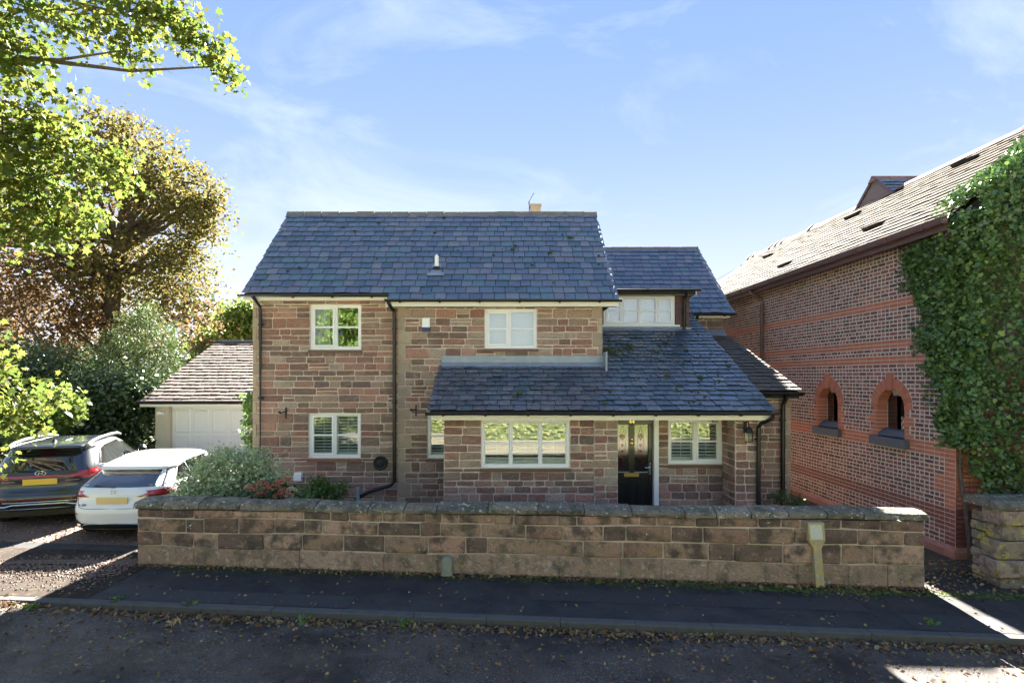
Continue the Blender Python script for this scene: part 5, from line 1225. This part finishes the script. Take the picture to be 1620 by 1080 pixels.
for s in (-1, 1):
    t = rq('tail_lamp', 'tail_red', (s*.50,.955), (s*.90,.94), (s*.905,1.055), (s*.52,1.02), .013, 10, 4)
    rq('lamp_lens', 'tail_dark', (s*.54,.96), (s*.84,.95), (s*.84,.985), (s*.54,.985), .018, 8, 2, par=t)
    sq('tail_lamp', 'tail_red', s, (.13,.93), (.30,.93), (.44,1.10), (.13,1.055), .011, 6, 3)
    rq('reflector', 'tail_red', (s*.50,.565), (s*.76,.565), (s*.76,.585), (s*.50,.585), .008, 6, 1)
    rq('side_badge', 'alloy', (s*.40,.90), (s*.62,.90), (s*.62,.915), (s*.40,.915), .010, 4, 1)
    sq('side_window', 'car_glass', s, (.52,1.13), (1.20,1.09), (1.12,1.44), (.80,1.38), .004, 10, 4)
    sq('side_window', 'car_glass', s, (1.24,1.09), (2.35,1.07), (2.34,1.49), (1.16,1.45), .004, 10, 4)
    sq('side_window', 'car_glass', s, (2.39,1.07), (3.38,1.09), (2.85,1.42), (2.38,1.49), .004, 10, 4)
    sl('window_trim', 'chrome', s, [(.50,1.13),(1.2,1.085),(2.4,1.065),(3.4,1.085)], .009)
    sl('door_seam', 'car_black', s, [(1.22,1.1),(1.30,.8),(1.2,.6)], .004); sl('door_seam', 'car_black', s, [(2.37,1.07),(2.38,.7),(2.38,.35)], .004)
    sq('sill_cladding', 'car_black', s, (.5,.36), (4.3,.36), (4.3,.46), (.5,.46), .012, 20, 2)
    for y0 in (1.40, 2.50): sq('door_handle', 'chrome', s, (y0,.93), (y0+.2,.93), (y0+.2,.96), (y0,.96), .032, 4, 1)
    mb = MB(); pts = [(s*.655,.48,1.54),(s*.66,.75,1.585),(s*.66,1.2,1.61),(s*.66,2.0,1.61),(s*.645,2.6,1.585),(s*.63,2.9,1.53)]
    mb.tube(pts, .032, 8); mb.build('roof_rail', 'alloy', root)
    mb = MB(); mb.lathe([(.03,-.08),(.10,-.05),(.105,.04),(.05,.09)], (s*1.06,3.05,1.14), 10, axis='x'); mb.build('wing_mirror', 'car_black', root)
rq('roof_panel', 'car_glass', (-.50,1.578), (.50,1.578), (.34,1.596), (-.34,1.596), -.002, 10, 3)
mb = MB(); yy = ry(.27,.89)-.018; mb.box(-.275, .275, yy-.012, yy, .845, .955); mb.build('number_plate', 'plate_yellow', root)
mb = MB(); yb = ry(0,1.055)-.02
mb.tube([(.085*math.cos(t), yb, 1.055+.045*math.sin(t)) for t in [i*math.pi/10 for i in range(21)]], .010, 5, caps=False)
mb.tube([(-.04,yb,1.03),(-.018,yb,1.08)], .010, 5); mb.tube([(.018,yb,1.03),(.04,yb,1.08)], .010, 5); mb.tube([(-.03,yb,1.052),(.03,yb,1.058)], .010, 5); mb.build('oval_badge', 'chrome', root)
rl('tailgate_seam', 'car_black', [(-.80,.93),(-.78,.80),(-.68,.72),(.68,.72),(.78,.80),(.80,.93)], .005)
rl('bumper_lamp_strip', 'tail_dark', [(-.50,.575),(.50,.575)], .012)
rq('bumper_lower', 'car_black', (-.88,.36), (.88,.36), (.88,.55), (-.88,.55), .007, 14, 4)
rl('bumper_chrome', 'chrome', [(-.86,.525),(.86,.525)], .010, off=.012)
rl('bumper_chrome', 'chrome', [(-.86,.44),(-.55,.445),(-.42,.48),(.42,.48),(.55,.445),(.86,.44)], .018, off=.014)
rl('bumper_chrome', 'chrome', [(-.70,.395),(.70,.395)], .014, off=.014)
mb = MB(); mb.prism([(.72,1.575),(.90,1.58),(.74,1.65)], -.02, .02); mb.build('shark_fin_aerial', 'car_black', root)
rl('wiper', 'car_black', [(0,1.09),(-.42,1.12)], .010, off=.02)
# ------------------------------------------------------------------ trees and plants
def tree(name, label, base, top_r, blobs, n, size, shape, leafmat, barkmat, trunk_pts, trunk_r, clump=.35, per=14, shell=.5, nlimb=26, cat='tree', group=None, up=.6, crown='foliage', leaves=0, leaf_pick=None, clumps_extra=None, transp=None, **kw):
    root = thing(name, label, cat, base, group=group)
    p, cc = blob_points(blobs, n, clump=clump, per=per, shell=shell)
    if clumps_extra is not None: p = np.concatenate([p, clumps_extra]); 
    if transp is not None: p = p[transp(p)]
    rest = p
    if leaves:
        d = np.linalg.norm(p-np.array([0,0,CH]), axis=1); vis = np.array([in_frame(q) for q in p]); order = np.argsort(np.where(vis, d, 1e6))
        pick = order[:leaves]; rest = np.delete(p, pick, 0)
        for q in p[pick]:
            v, _, k = leaf_arrays([q], size*1.1, shape, NR, up=up); me = bpy.data.meshes.new('leaf'); me.from_pydata(v.tolist(), [], [tuple(range(k))]); me.materials.append(M[leafmat])
            a = me.attributes.new('rnd', 'FLOAT', 'FACE'); a.data[0].value = R.random(); link('leaf', me, root)
    leaf_mesh(crown, rest, size, shape, leafmat, root, up=up, **kw)
    mb = MB(); tp = [Vector(q) for q in trunk_pts]; k = len(tp)
    mb.tube(tp, [trunk_r*(1-.75*i/(k-1)) for i in range(k)], 9)
    if len(cc):
        for i in NR.choice(len(cc), min(nlimb, len(cc)), replace=False):
            q = cc[i]; j = min(range(1, k), key=lambda a: (tp[a]-Vector(q)).length+(2 if tp[a].z > q[2]+.3 else 0))
            s = tp[j] if R.random() < .6 else tp[j].lerp(tp[j-1], R.random())
            limb(mb, s, Vector(q), trunk_r*.28, .012, sag=.06, wob=.3)
    mb.build('trunk', barkmat, root)
    return root
def in_frame(q):
    px = CX+F*q[0]/max(q[1],.1); py = CY-F*(q[2]-CH)/max(q[1],.1); return 0 < px < 1620 and 0 < py < 1080 and q[1] > 1

# overhanging maple on the left, trunk out of view; its boughs traced from where they hang
def bough(pts, n, rx, per=9):
    out = []
    for (a, b) in zip(pts, pts[1:]):
        a = np.array(a); b = np.array(b); L = np.linalg.norm(b-a); m = max(1, int(n*L/2))
        m = int(m*3.0); t = NR.uniform(0, 1, m)[:,None]; c = a+(b-a)*t+NR.normal(size=(m,3))*np.array([rx, rx*1.2, rx*.8])
        out.append(np.repeat(c, per, 0)+NR.normal(size=(m*per,3))*np.array([.13,.15,.10]))
    return np.concatenate(out)
def wp(*l): return [tuple(W(*q)) for q in l]
boughs = [ (wp((-120,90,8.5),(-20,30,8.6),(90,15,8.8),(200,20,9.0),(300,15,9.2)), 26, .30), (wp((200,15,9.0),(260,30,9.1),(330,70,9.3),(360,115,9.4)), 20, .13), (wp((345,105,9.4),(366,128,9.45),(377,135,9.5)), 16, .035),
  (wp((280,30,9.1),(312,70,9.2),(300,92,9.2)), 14, .15), (wp((230,30,9.0),(205,70,9.0),(195,92,9.0)), 15, .17), (wp((195,80,9.0),(212,108,9.0),(222,112,9.0)), 16, .06), (wp((150,20,8.8),(165,50,8.8)), 14, .15), (wp((60,20,8.8),(125,55,8.8)), 14, .15),
  (wp((-60,60,8.6),(-10,150,8.7),(30,240,8.9),(60,330,9.1)), 44, .42), (wp((20,60,8.7),(50,150,8.9),(75,215,9.0)), 28, .22), (wp((30,230,8.9),(95,235,9.1),(150,260,9.3),(190,285,9.4)), 30, .24), (wp((60,210,9),(140,225,9.2),(185,250,9.3)), 14, .16),
  (wp((-40,250,8.9),(20,300,9),(90,330,9.2),(160,345,9.4)), 34, .26), (wp((-50,330,8.9),(-10,360,9),(40,375,9.1),(120,372,9.2)), 24, .2), (wp((-60,180,8.6),(-20,250,8.7),(10,330,8.8)), 40, .36),
  (wp((-60,540,9.2),(-10,600,9.3),(35,640,9.5),(85,640,9.6)), 26, .20), (wp((-40,600,9.3),(10,670,9.4),(30,690,9.4)), 26, .20), (wp((-60,560,9.2),(0,570,9.3),(12,600,9.3)), 22, .16) ]
mp_pts = np.concatenate([bough(*b) for b in boughs])
tk = [(-12.2,8.6,-.1),(-12.0,8.6,2.5),(-11.4,8.7,5),(-10.9,8.8,7.5),(-10.6,8.9,10)]
mblobs = [(-11.5,7.5,8.5,2.2,2.4,2.2),(-12.5,9,6.0,2.0,2.4,2.0),(-13.5,8,8,2.2,2.4,2.5),(-11.0,9.0,3.8,.9,.9,1.0)]
maple = tree('maple_tree', 'bright yellow-green maple with boughs overhanging the top left corner', (-12.2,8.6,-.1), 3, mblobs, 7000, .118, 'maple', 'maple_leaf', 'bark', tk, .26, nlimb=14, clumps_extra=mp_pts, leaves=300, up=.5, spread=1.0)
mb = MB()
for pts, n, rx in boughs:
    r0 = .034 if len(pts) > 3 else .015; r0 *= .7
    for i in range(len(pts)-1): limb(mb, pts[i], pts[i+1], r0*(1-.8*i/(len(pts)-1)), r0*(1-.8*(i+1)/(len(pts)-1)), n=5, wob=.35)
    src = min(tk, key=lambda t: (Vector(t)-Vector(pts[0])).length); limb(mb, src, pts[0], .07, r0, wob=.15)
    for i in range(len(pts)-1):
        for q in range(3):
            s = Vector(pts[i]).lerp(Vector(pts[i+1]), R.random()); limb(mb, s, s+Vector((R.uniform(-.5,.5),R.uniform(-.5,.5),R.uniform(-.4,.1)))*min(1, rx*2.2), .009, .003, n=4, wob=.25)
mb.build('bough', 'bark', maple)

# big copper tree behind
Yc = 25
def B(px, py, rx, ry, Y=Yc, d=None, w=None): c = W(px, py, Y); s = Y/F; return (c.x, c.y, c.z, rx*s, (d or rx)*s, ry*s)
cb = [B(205,250,75,70), B(165,205,35,38), B(255,300,85,60), B(300,345,55,70), B(330,330,28,40), B(150,330,90,80), B(60,380,110,90), B(90,470,110,80), B(20,520,110,80), B(190,430,100,75), B(280,430,60,70), B(300,500,45,60), B(230,520,60,50), B(-60,400,120,160), B(-80,250,120,130), B(150,520,70,60)]
ct = W(165,640,25)
def gaps(p):
    n = np.sin(p[:,0]*1.9+p[:,2]*.7)*np.sin(p[:,2]*2.1-p[:,0]*.5)*np.sin(p[:,1]*1.3+1)+.35*np.sin(p[:,0]*4.7+p[:,2]*3.1)
    return n > -.42
lowc, upc = cb[5:9]+cb[11:], cb[:5]+cb[9:11]
trk = [(ct.x,25,-.1),W(170,560,25),W(182,440,25),W(190,380,25),W(205,300,25),W(205,230,25)]
cop = tree('copper_tree', 'tall copper and gold leaved tree behind the driveway', (ct.x,25,-.1), 5, lowc, 36000, .17, 'oval', 'copper_leaf', 'bark', trk, .42, clump=.38, per=18, shell=.25, nlimb=50, transp=gaps)
p_, cc_ = blob_points(upc, 22000, clump=.34, per=16, shell=.25); p_ = p_[gaps(p_)]
leaf_mesh('foliage', p_, .17, 'oval', 'gold_leaf', cop, up=.6)
mb = MB()
for i in NR.choice(len(cc_), 70, replace=False):
    q = Vector(cc_[i]); s_ = min((Vector(t) for t in trk[1:]), key=lambda t: (t-q).length+(2 if t.z > q.z else 0)); limb(mb, s_, q, .09, .012, sag=.05, wob=.3)
for e in (W(270,240,24.5), W(150,235,25), W(310,340,25.5), W(240,270,24)): limb(mb, W(186,400,25), e, .16, .03, n=8, wob=.2)
mb.build('limb', 'bark', cop)
mb = MB()
# conifer-like yew, laurel and shrubs behind the cars
yb = [B(215,585,55,40,19), B(165,610,55,45,19.2), B(250,555,32,38,19), B(210,525,28,34,19.3), B(272,585,24,48,19.5), B(190,650,70,60,19), B(235,500,16,28,19.2), B(180,560,30,30,18.8), B(262,530,14,26,19.2)]
yt = W(210,650,19); tree('yew_tree', 'feathery mid green yew standing behind the garage end', (yt.x,19,-.1), 2, yb, 26000, .12, 'blade', 'yew_leaf', 'bark', [(yt.x,19,-.1),W(212,620,19),W(218,560,19)], .16, clump=.20, per=26, shell=.55, nlimb=20, up=1.0)
lb = [B(190,625,62,40,17.4), B(150,650,62,55,17.2), B(210,690,45,60,17.2), B(120,690,60,50,17), B(215,640,35,45,17.4), B(170,720,60,40,17)]
lt = W(170,735,17.2); tree('laurel_bush', 'glossy dark laurel bush catching the sun beside the garage', (lt.x,17.2,-.05), 2, lb, 20000, .13, 'oval', 'laurel_leaf', 'bark', [(lt.x,17.2,-.05),W(172,700,17.2),W(172,650,17.2)], .10, clump=.22, per=14, shell=.6, nlimb=14, cat='bush', up=.9)
hb = [B(60,640,80,70,18.5), B(0,640,80,90,18), B(100,600,70,50,19.5), B(40,590,80,50,20), B(-70,650,90,90,17), B(50,700,80,40,17.4), B(110,720,50,30,17.6), B(290,610,30,40,26), B(330,600,40,60,27)]
ht = W(50,740,18); tree('hedge_bush', 'dense dark green bushes behind the parked cars', (ht.x,18,-.1), 2, hb, 26000, .13, 'oval', 'dark_leaf', 'bark', [(ht.x,18,-.1),W(52,700,18),W(52,640,18)], .1, clump=.25, per=14, shell=.5, nlimb=16, cat='bush', up=.7)
sb_ = [B(75,650,30,22,14.6), B(100,655,22,16,14.8), B(115,640,14,14,15), B(50,680,30,22,14.4), B(85,625,18,14,14.8)]
stt = W(70,730,14.7); tree('sapling', 'pale green sapling leaning over the grey car roof', (stt.x-1.6,15.2,-.05), 1, sb_, 2600, .13, 'maple', 'pale_leaf', 'bark', [(stt.x-1.6,15.2,-.05),(stt.x-1.2,15.0,1.2),W(60,680,14.6),W(85,640,14.7)], .04, clump=.16, per=10, shell=.4, nlimb=16)
rb = [B(378,515,32,30,30), B(395,500,28,28,30), B(350,540,28,26,31), B(335,560,30,30,31), B(410,520,40,40,30)]
rt = W(380,600,30); tree('field_tree', 'light green tree seen over the garage ridge', (rt.x,30,-.1), 2, rb, 9000, .22, 'oval', 'pale_leaf', 'bark', [(rt.x,30,-.1),W(380,560,30),W(382,520,30)], .2, clump=.4, per=12, shell=.4, nlimb=16)
# far wood closing the view on both sides
pts = []
for i in range(26000):
    x = NR.uniform(-70, 60); h = 7.5+2.5*math.sin(x*.21)+1.6*math.sin(x*.67+1)
    if -7 < x < 22: h = 5
    pts.append((x, NR.uniform(44, 50)+abs(x)*.1, NR.uniform(-.5, 1)**1*h))
leaf_mesh('distant_wood', np.array(pts), .75, 'oval', 'dark_leaf', kind='stuff', up=.4)

# ivy over the hall
ip = []; nn = 0
def lump(a, b): return .10*math.sin(a*2.7+b*1.9)*math.sin(b*2.3-a)+.07*math.sin(a*6.1-b*3.7)*math.sin(b*5.3+a*2)+.05*math.sin(a*13+b*11)
while nn < 42000:
    t = NR.uniform()
    if t < .66:                                                    # on the gable
        x = 7.4+(12.6-7.4)*NR.uniform()**1.15; zr_ = 5.5+min(x-7.2, 13.2-x)*.75+.28
        lo = 1.12+.2*math.sin(x*2.1)+(.8 if x < 7.62 else .25 if x < 7.8 else 0)
        z = NR.uniform(lo, zr_); y = 9.42-.28*min(1,max(0,(z-4.3)/.9))-abs(NR.normal())*.09-lump(x, z)-.12*min(1,(z-lo)/1.0)
    elif t < .86:                                                  # wrapped round on to the side wall
        z = NR.uniform(2.0, 5.25); e = ivy_edge(z)+.14*math.sin(z*4.3)+.1*math.sin(z*9.1)
        y = 9.4+(e-9.4)*NR.uniform(0, 1)**1.1; x = 7.49-abs(NR.normal())*.06-.5*abs(lump(y, z))-.10*(1-(y-9.4)/max(.2,e-9.4))
    else:                                                          # the corner itself
        z = NR.uniform(1.75, 5.5); a = NR.uniform(-.2, 1.8); r = .14+abs(NR.normal())*.09+lump(a, z)*.6+.12*max(0,(z-4.4)); x = 7.56-r*math.sin(a); y = 9.55-r*math.cos(a)*1.2-.15*max(0, min(1,(z-4.4)))
    ip.append((x, y, z)); nn += 1
for i in range(1500):                                               # spilling over the verge on to the roof
    t = NR.uniform(0, 1); s = NR.uniform(.15, 3.6); u_ = 9.22+abs(NR.normal())*.16*(1+.6*math.sin(s*4)); q = hp_frame(u_, s, NR.uniform(.03, .26)); ip.append(q)
ip = np.array(ip)
ivy = thing('ivy', 'thick dark green ivy covering the gable and corner of the brick hall', 'ivy', (9.0, 9.5, -.1))
d = np.linalg.norm(ip-np.array([0,0,CH]), axis=1)+NR.uniform(0, 1.2, len(ip)); vis = np.array([in_frame(q) for q in ip]); order = np.argsort(np.where(vis, d, 1e6)); pk = order[:300]
for q in ip[pk]:
    v, _, k = leaf_arrays([q], .10, 'ivy', NR, up=.2, facing_dir=(-.35,-.8,.3)); me = bpy.data.meshes.new('leaf'); me.from_pydata(v.tolist(), [], [tuple(range(k))]); me.materials.append(M['ivy_leaf'])
    a = me.attributes.new('rnd', 'FLOAT', 'FACE'); a.data[0].value = R.random(); link('leaf', me, ivy)
leaf_mesh('foliage', np.delete(ip, pk, 0), NR.uniform(.045, .105, len(ip)-len(pk)), 'ivy', 'ivy_leaf', ivy, up=.2, facing_dir=(-.35,-.8,.3))
mb = MB()
run = []
for i in range(26):                                                 # thin runners creeping out over the brick
    z0_ = R.uniform(2.2, 5.1); y0_ = ivy_edge(z0_)-.05; q = [(7.50, y0_, z0_)]; a = R.uniform(-.6, 1.2)
    for k in range(6): a += R.uniform(-.5,.5); q.append((7.505, q[-1][1]+.09*math.cos(a), q[-1][2]+.09*math.sin(a)))
    mb.tube(q, .006, 4); run += [(7.485, b+R.uniform(-.04,.04), c_+R.uniform(-.04,.04)) for _, b, c_ in q for _2 in range(3)]
leaf_mesh('runner_leaves', np.array(run), .065, 'ivy', 'ivy_leaf', ivy, up=.2, facing_dir=(-1,-.4,.2))
for x in np.linspace(7.7, 11.5, 9):
    limb(mb, (x, 9.5, -.1), (x+R.uniform(-.5,.5), 9.5, R.uniform(3,5)), .035, .01, n=8, wob=.12)
mb.build('stem', 'bark_grey', ivy)
# ivy strip between garage and cottage
q = []
for i in range(900):
    z = NR.uniform(-.05, 2.5)+0; w = .10+.05*math.sin(z*5); q.append((-5.50+NR.normal()*.09-w*.5*(z/2.5), 12.9+NR.uniform(-.1,.5), z))
q = np.array(q); iv = thing('ivy', 'narrow strip of ivy climbing the left corner of the cottage', 'ivy', (-5.5,12.9,-.05))
leaf_mesh('foliage', q, .11, 'ivy', 'garden_leaf', iv, up=.3, facing_dir=(-.6,-1,.2)); mb = MB(); limb(mb, (-5.48,13.0,-.05), (-5.50,13.0,2.4), .02, .006, n=8); mb.build('stem', 'bark_grey', iv)
mb = MB(); 

# front garden
def bush(name, label, blobs, n, size, shape, mat, base, clump=.12, per=12, cat='bush', **kw):
    root = thing(name, label, cat, base); p, cc = blob_points(blobs, n, clump=clump, per=per, shell=.6); leaf_mesh('foliage', p, size, shape, mat, root, **kw)
    mb = MB()
    for i in NR.choice(len(cc), min(18, len(cc)), replace=False): limb(mb, (base[0]+R.uniform(-.1,.1), base[1]+R.uniform(-.1,.1), base[2]), Vector(cc[i]), .015, .004, n=4)
    mb.build('stem', 'bark', root); return root
vb = [B(360,750,62,38,10.6,d=50), B(345,775,60,35,10.5,d=50), B(395,735,35,24,10.7,d=35), B(320,765,32,28,10.5,d=35), B(425,765,28,26,10.6,d=30), B(380,800,80,50,10.5,d=50), B(350,725,30,18,10.7,d=25)]
vt = W(365,850,10.6); bush('variegated_bush', 'rounded grey-green variegated bush behind the left end of the front wall', vb, 13000, .062, 'oval', 'varieg_leaf', (vt.x,10.6,-.05), clump=.10, per=12, up=.8)
hb2 = [B(430,790,42,22,10.0,d=30), B(400,795,25,18,10.0,d=25), B(460,790,25,18,10.0,d=25)]
ht2 = W(430,830,10.0); hyd = bush('hydrangea', 'hydrangea with faded red flower heads just behind the front wall', hb2, 1500, .11, 'oval', 'hydrangea_leaf', (ht2.x,10.0,-.05), clump=.09, per=8, cat='shrub', up=.9)
for px, py, r, m_ in ((399,774,9,'petal_red'),(415,768,11,'petal_red'),(422,776,8,'petal_red'),(434,772,10,'petal_red'),(452,763,9,'petal_red'),(411,785,9,'petal_red'),(449,780,10,'petal_red'),(461,777,8,'petal_pale'),(441,787,9,'petal_red'),(458,786,7,'petal_pale'),(441,765,6,'petal_red'),(393,772,6,'petal_pale')):
    c = W(px, py-2, 9.62); rr = r*9.75/F; nq = 80; rr *= 1.0; dd = NR.normal(size=(nq,3)); dd /= np.linalg.norm(dd, axis=1)[:,None]; dd[:,2] = np.abs(dd[:,2])*1.1-.3
    leaf_mesh('flower_head', np.array(c)+dd*rr*np.array([1,1,.8]), .034, 'oval', m_, hyd, kind='stuff', up=.7)
gb = [B(505,770,16,14,12.2,d=18), B(528,778,18,14,12.2,d=18), B(490,782,12,10,12.1,d=14)]
gt = W(515,800,12.2); bush('garden_plant', 'small bright green plants at the foot of the cottage wall', gb, 900, .08, 'oval', 'garden_leaf', (gt.x,12.2,-.03), clump=.08, per=8, cat='plant', up=.9)
# ferns by the right corner
ft = W(1226,800,11.6); fern = thing('fern', 'straggly green fern growing between the cottage corner and the alley', 'fern', (ft.x,11.6,-.05))
for i in range(16):
    a = R.uniform(0, 6.28); L = R.uniform(.5,.95); b0 = Vector((ft.x+.12*math.cos(a), 11.6+.12*math.sin(a), .0)); pp = []
    for k in range(15):
        t = k/14; c = b0+Vector((math.cos(a)*L*.55*t, math.sin(a)*L*.4*t, L*(.95*t-.42*t*t)))
        for s in (-1, 1): pp.append(tuple(c+Vector((-math.sin(a)*s, math.cos(a)*s, -.1))*(.10*(1-t)+.02)))
    leaf_mesh('frond', np.array(pp), .10, 'oval', 'fern_leaf', fern, kind='stuff', up=1.2, spread=.5)
ip2 = [B(1245,790,25,12,11.2,d=20)]
it = W(1245,800,11.2); bush('alley_plant', 'low grey-green plant behind the wall by the alley', ip2, 500, .07, 'blade', 'fern_leaf', (it.x,11.2,-.05), clump=.08, per=8, cat='plant', up=.9)

# hedge and trees across the road, which the windows mirror
hp2 = []
for i in range(16000):
    x = NR.uniform(-30, 30); t = NR.uniform(0, 1); z = NR.uniform(0,2.5) if t < .75 else 2.5+NR.normal()*.06; y = -4.4-abs(NR.normal())*.12 if t < .75 else -5.0+NR.uniform(-.5,.5); hp2.append((x, y, z+.08*math.sin(x*1.3)))
hg2 = thing('hedge', 'sunlit green hedge along the far side of the road behind the viewer', 'hedge', (0,-4.8,-.1)); leaf_mesh('foliage', np.array(hp2), .2, 'oval', 'hedge_leaf', hg2, up=.3, facing_dir=(0,1.6,0))
mb = MB(); mb.box(-30, 30, -5.4, -4.6, -.2, 2.3); mb.build('stem', 'dark_leaf', hg2)
for k, (x, y, s) in enumerate(((-11,-21,1.0),(-24,-24,1.3),(27,-27,1.1))):
    bl = [(x+2*s*math.cos(a), y+2*s*math.sin(a), (5.5+1.6*math.sin(a*2))*s, 2.3*s, 2.3*s, 2.2*s) for a in (0,1.3,2.6,3.9,5.2)]+[(x, y, 8*s, 2.2*s, 2.2*s, 2*s)]
    tree('roadside_tree', ['round green tree across the road opposite the driveway','larger green tree across the road opposite the hedge bushes','green tree across the road opposite the brick hall'][k], (x,y,-.1), 3, bl, 6000, .4, 'oval', 'tree_leaf', 'bark', [(x,y,-.1),(x,y,3*s),(x,y,6*s)], .3*s, clump=.6, per=10, nlimb=10)

# fallen leaves: thick in the gutter and at the wall foot, scattered over the paving
lp = []
for i in range(5200):
    u = NR.uniform(-8, 16); w = -abs(NR.normal())*.10-.015; k = .55+.45*math.sin(u*1.9)*math.sin(u*.7+1)
    if NR.uniform() < k+.15: lp.append((*st(u, w), zr(u, w)+.008+NR.uniform(0, .018)))
for i in range(2600): u = NR.uniform(-8, 16); w = -.1-abs(NR.normal())*.75; lp.append((*st(u, w), zr(u, w)+.008))
for i in range(420): u = NR.uniform(-6, 16); w = NR.uniform(.15, 1.35); lp.append((*st(u, w), zp(u, w)+.012))
for i in range(1500):
    t = NR.uniform(0, BL+.1); dd = .03+abs(NR.normal())*.055; q = PB(t, 0, dd); lp.append((q[0], q[1], zb(t)+.012+NR.uniform(0,.02)+.01))
for i in range(260): q = (6.62-.9+NR.normal()*.18, 8.15+NR.normal()*.12); lp.append((q[0]-.85, q[1]-.05, -.135+NR.uniform(0,.03)))
for i in range(420): lp.append((NR.uniform(6.1,7.6), NR.uniform(8.0,9.5), -.10+NR.uniform(0,.02)))
for i in range(500): x, y = NR.uniform(-11,-5.7), NR.uniform(7.7,13); lp.append((x, y, dz(x,y)+.02 if y > 9 else zp(0,.5)+.02))
big = []
for i in range(620): u = NR.uniform(-8, 16); w = -abs(NR.normal())*.16-.02; k = .5+.5*math.sin(u*1.1)*math.sin(u*.53+2); big += [(*st(u, w), zr(u, w)+.012+NR.uniform(0,.02))]*(NR.uniform() < k+.2)
for i in range(130): t = NR.uniform(5, BL); q = PB(t, 0, .05+abs(NR.normal())*.08); big.append((q[0], q[1], zb(t)+.02))
leaf_mesh('large_leaf_litter', np.array(big), .088, 'oval', 'litter', up=1.4, fold=.4)
leaf_mesh('leaf_litter', np.array(lp), .052, 'oval', 'litter', up=1.7, fold=.35)
c = W(275,991,0.1); yq = 7.02; c = W(275,991,yq)
v = thing('curled_leaf', 'big dry curled leaf lying alone on the road near the kerb', 'leaf', (c.x, yq, -.1))
pp = [(c.x+.07*math.cos(a)*r_, yq+.07*math.sin(a)*r_, -.085+.05*r_) for a, r_ in [(i*.9, .3+.7*((i*7)%10)/10) for i in range(16)]]
leaf_mesh('blade', np.array(pp), .10, 'blade', 'dry_leaf', v, kind='stuff', up=.3, fold=.4)
wp_ = []
for px, py in ((183,953),(190,950),(55,962),(300,958),(480,985),(640,990),(1470,990)):
    Y = F*2.98/(py-CY); c = W(px, py, Y)
    for k in range(12): wp_.append((c.x+R.gauss(0,.05), c.y+R.gauss(0,.04), c.z+.02+abs(R.gauss(0,.03))))
leaf_mesh('weeds', np.array(wp_), .07, 'oval', 'garden_leaf', up=1.0)
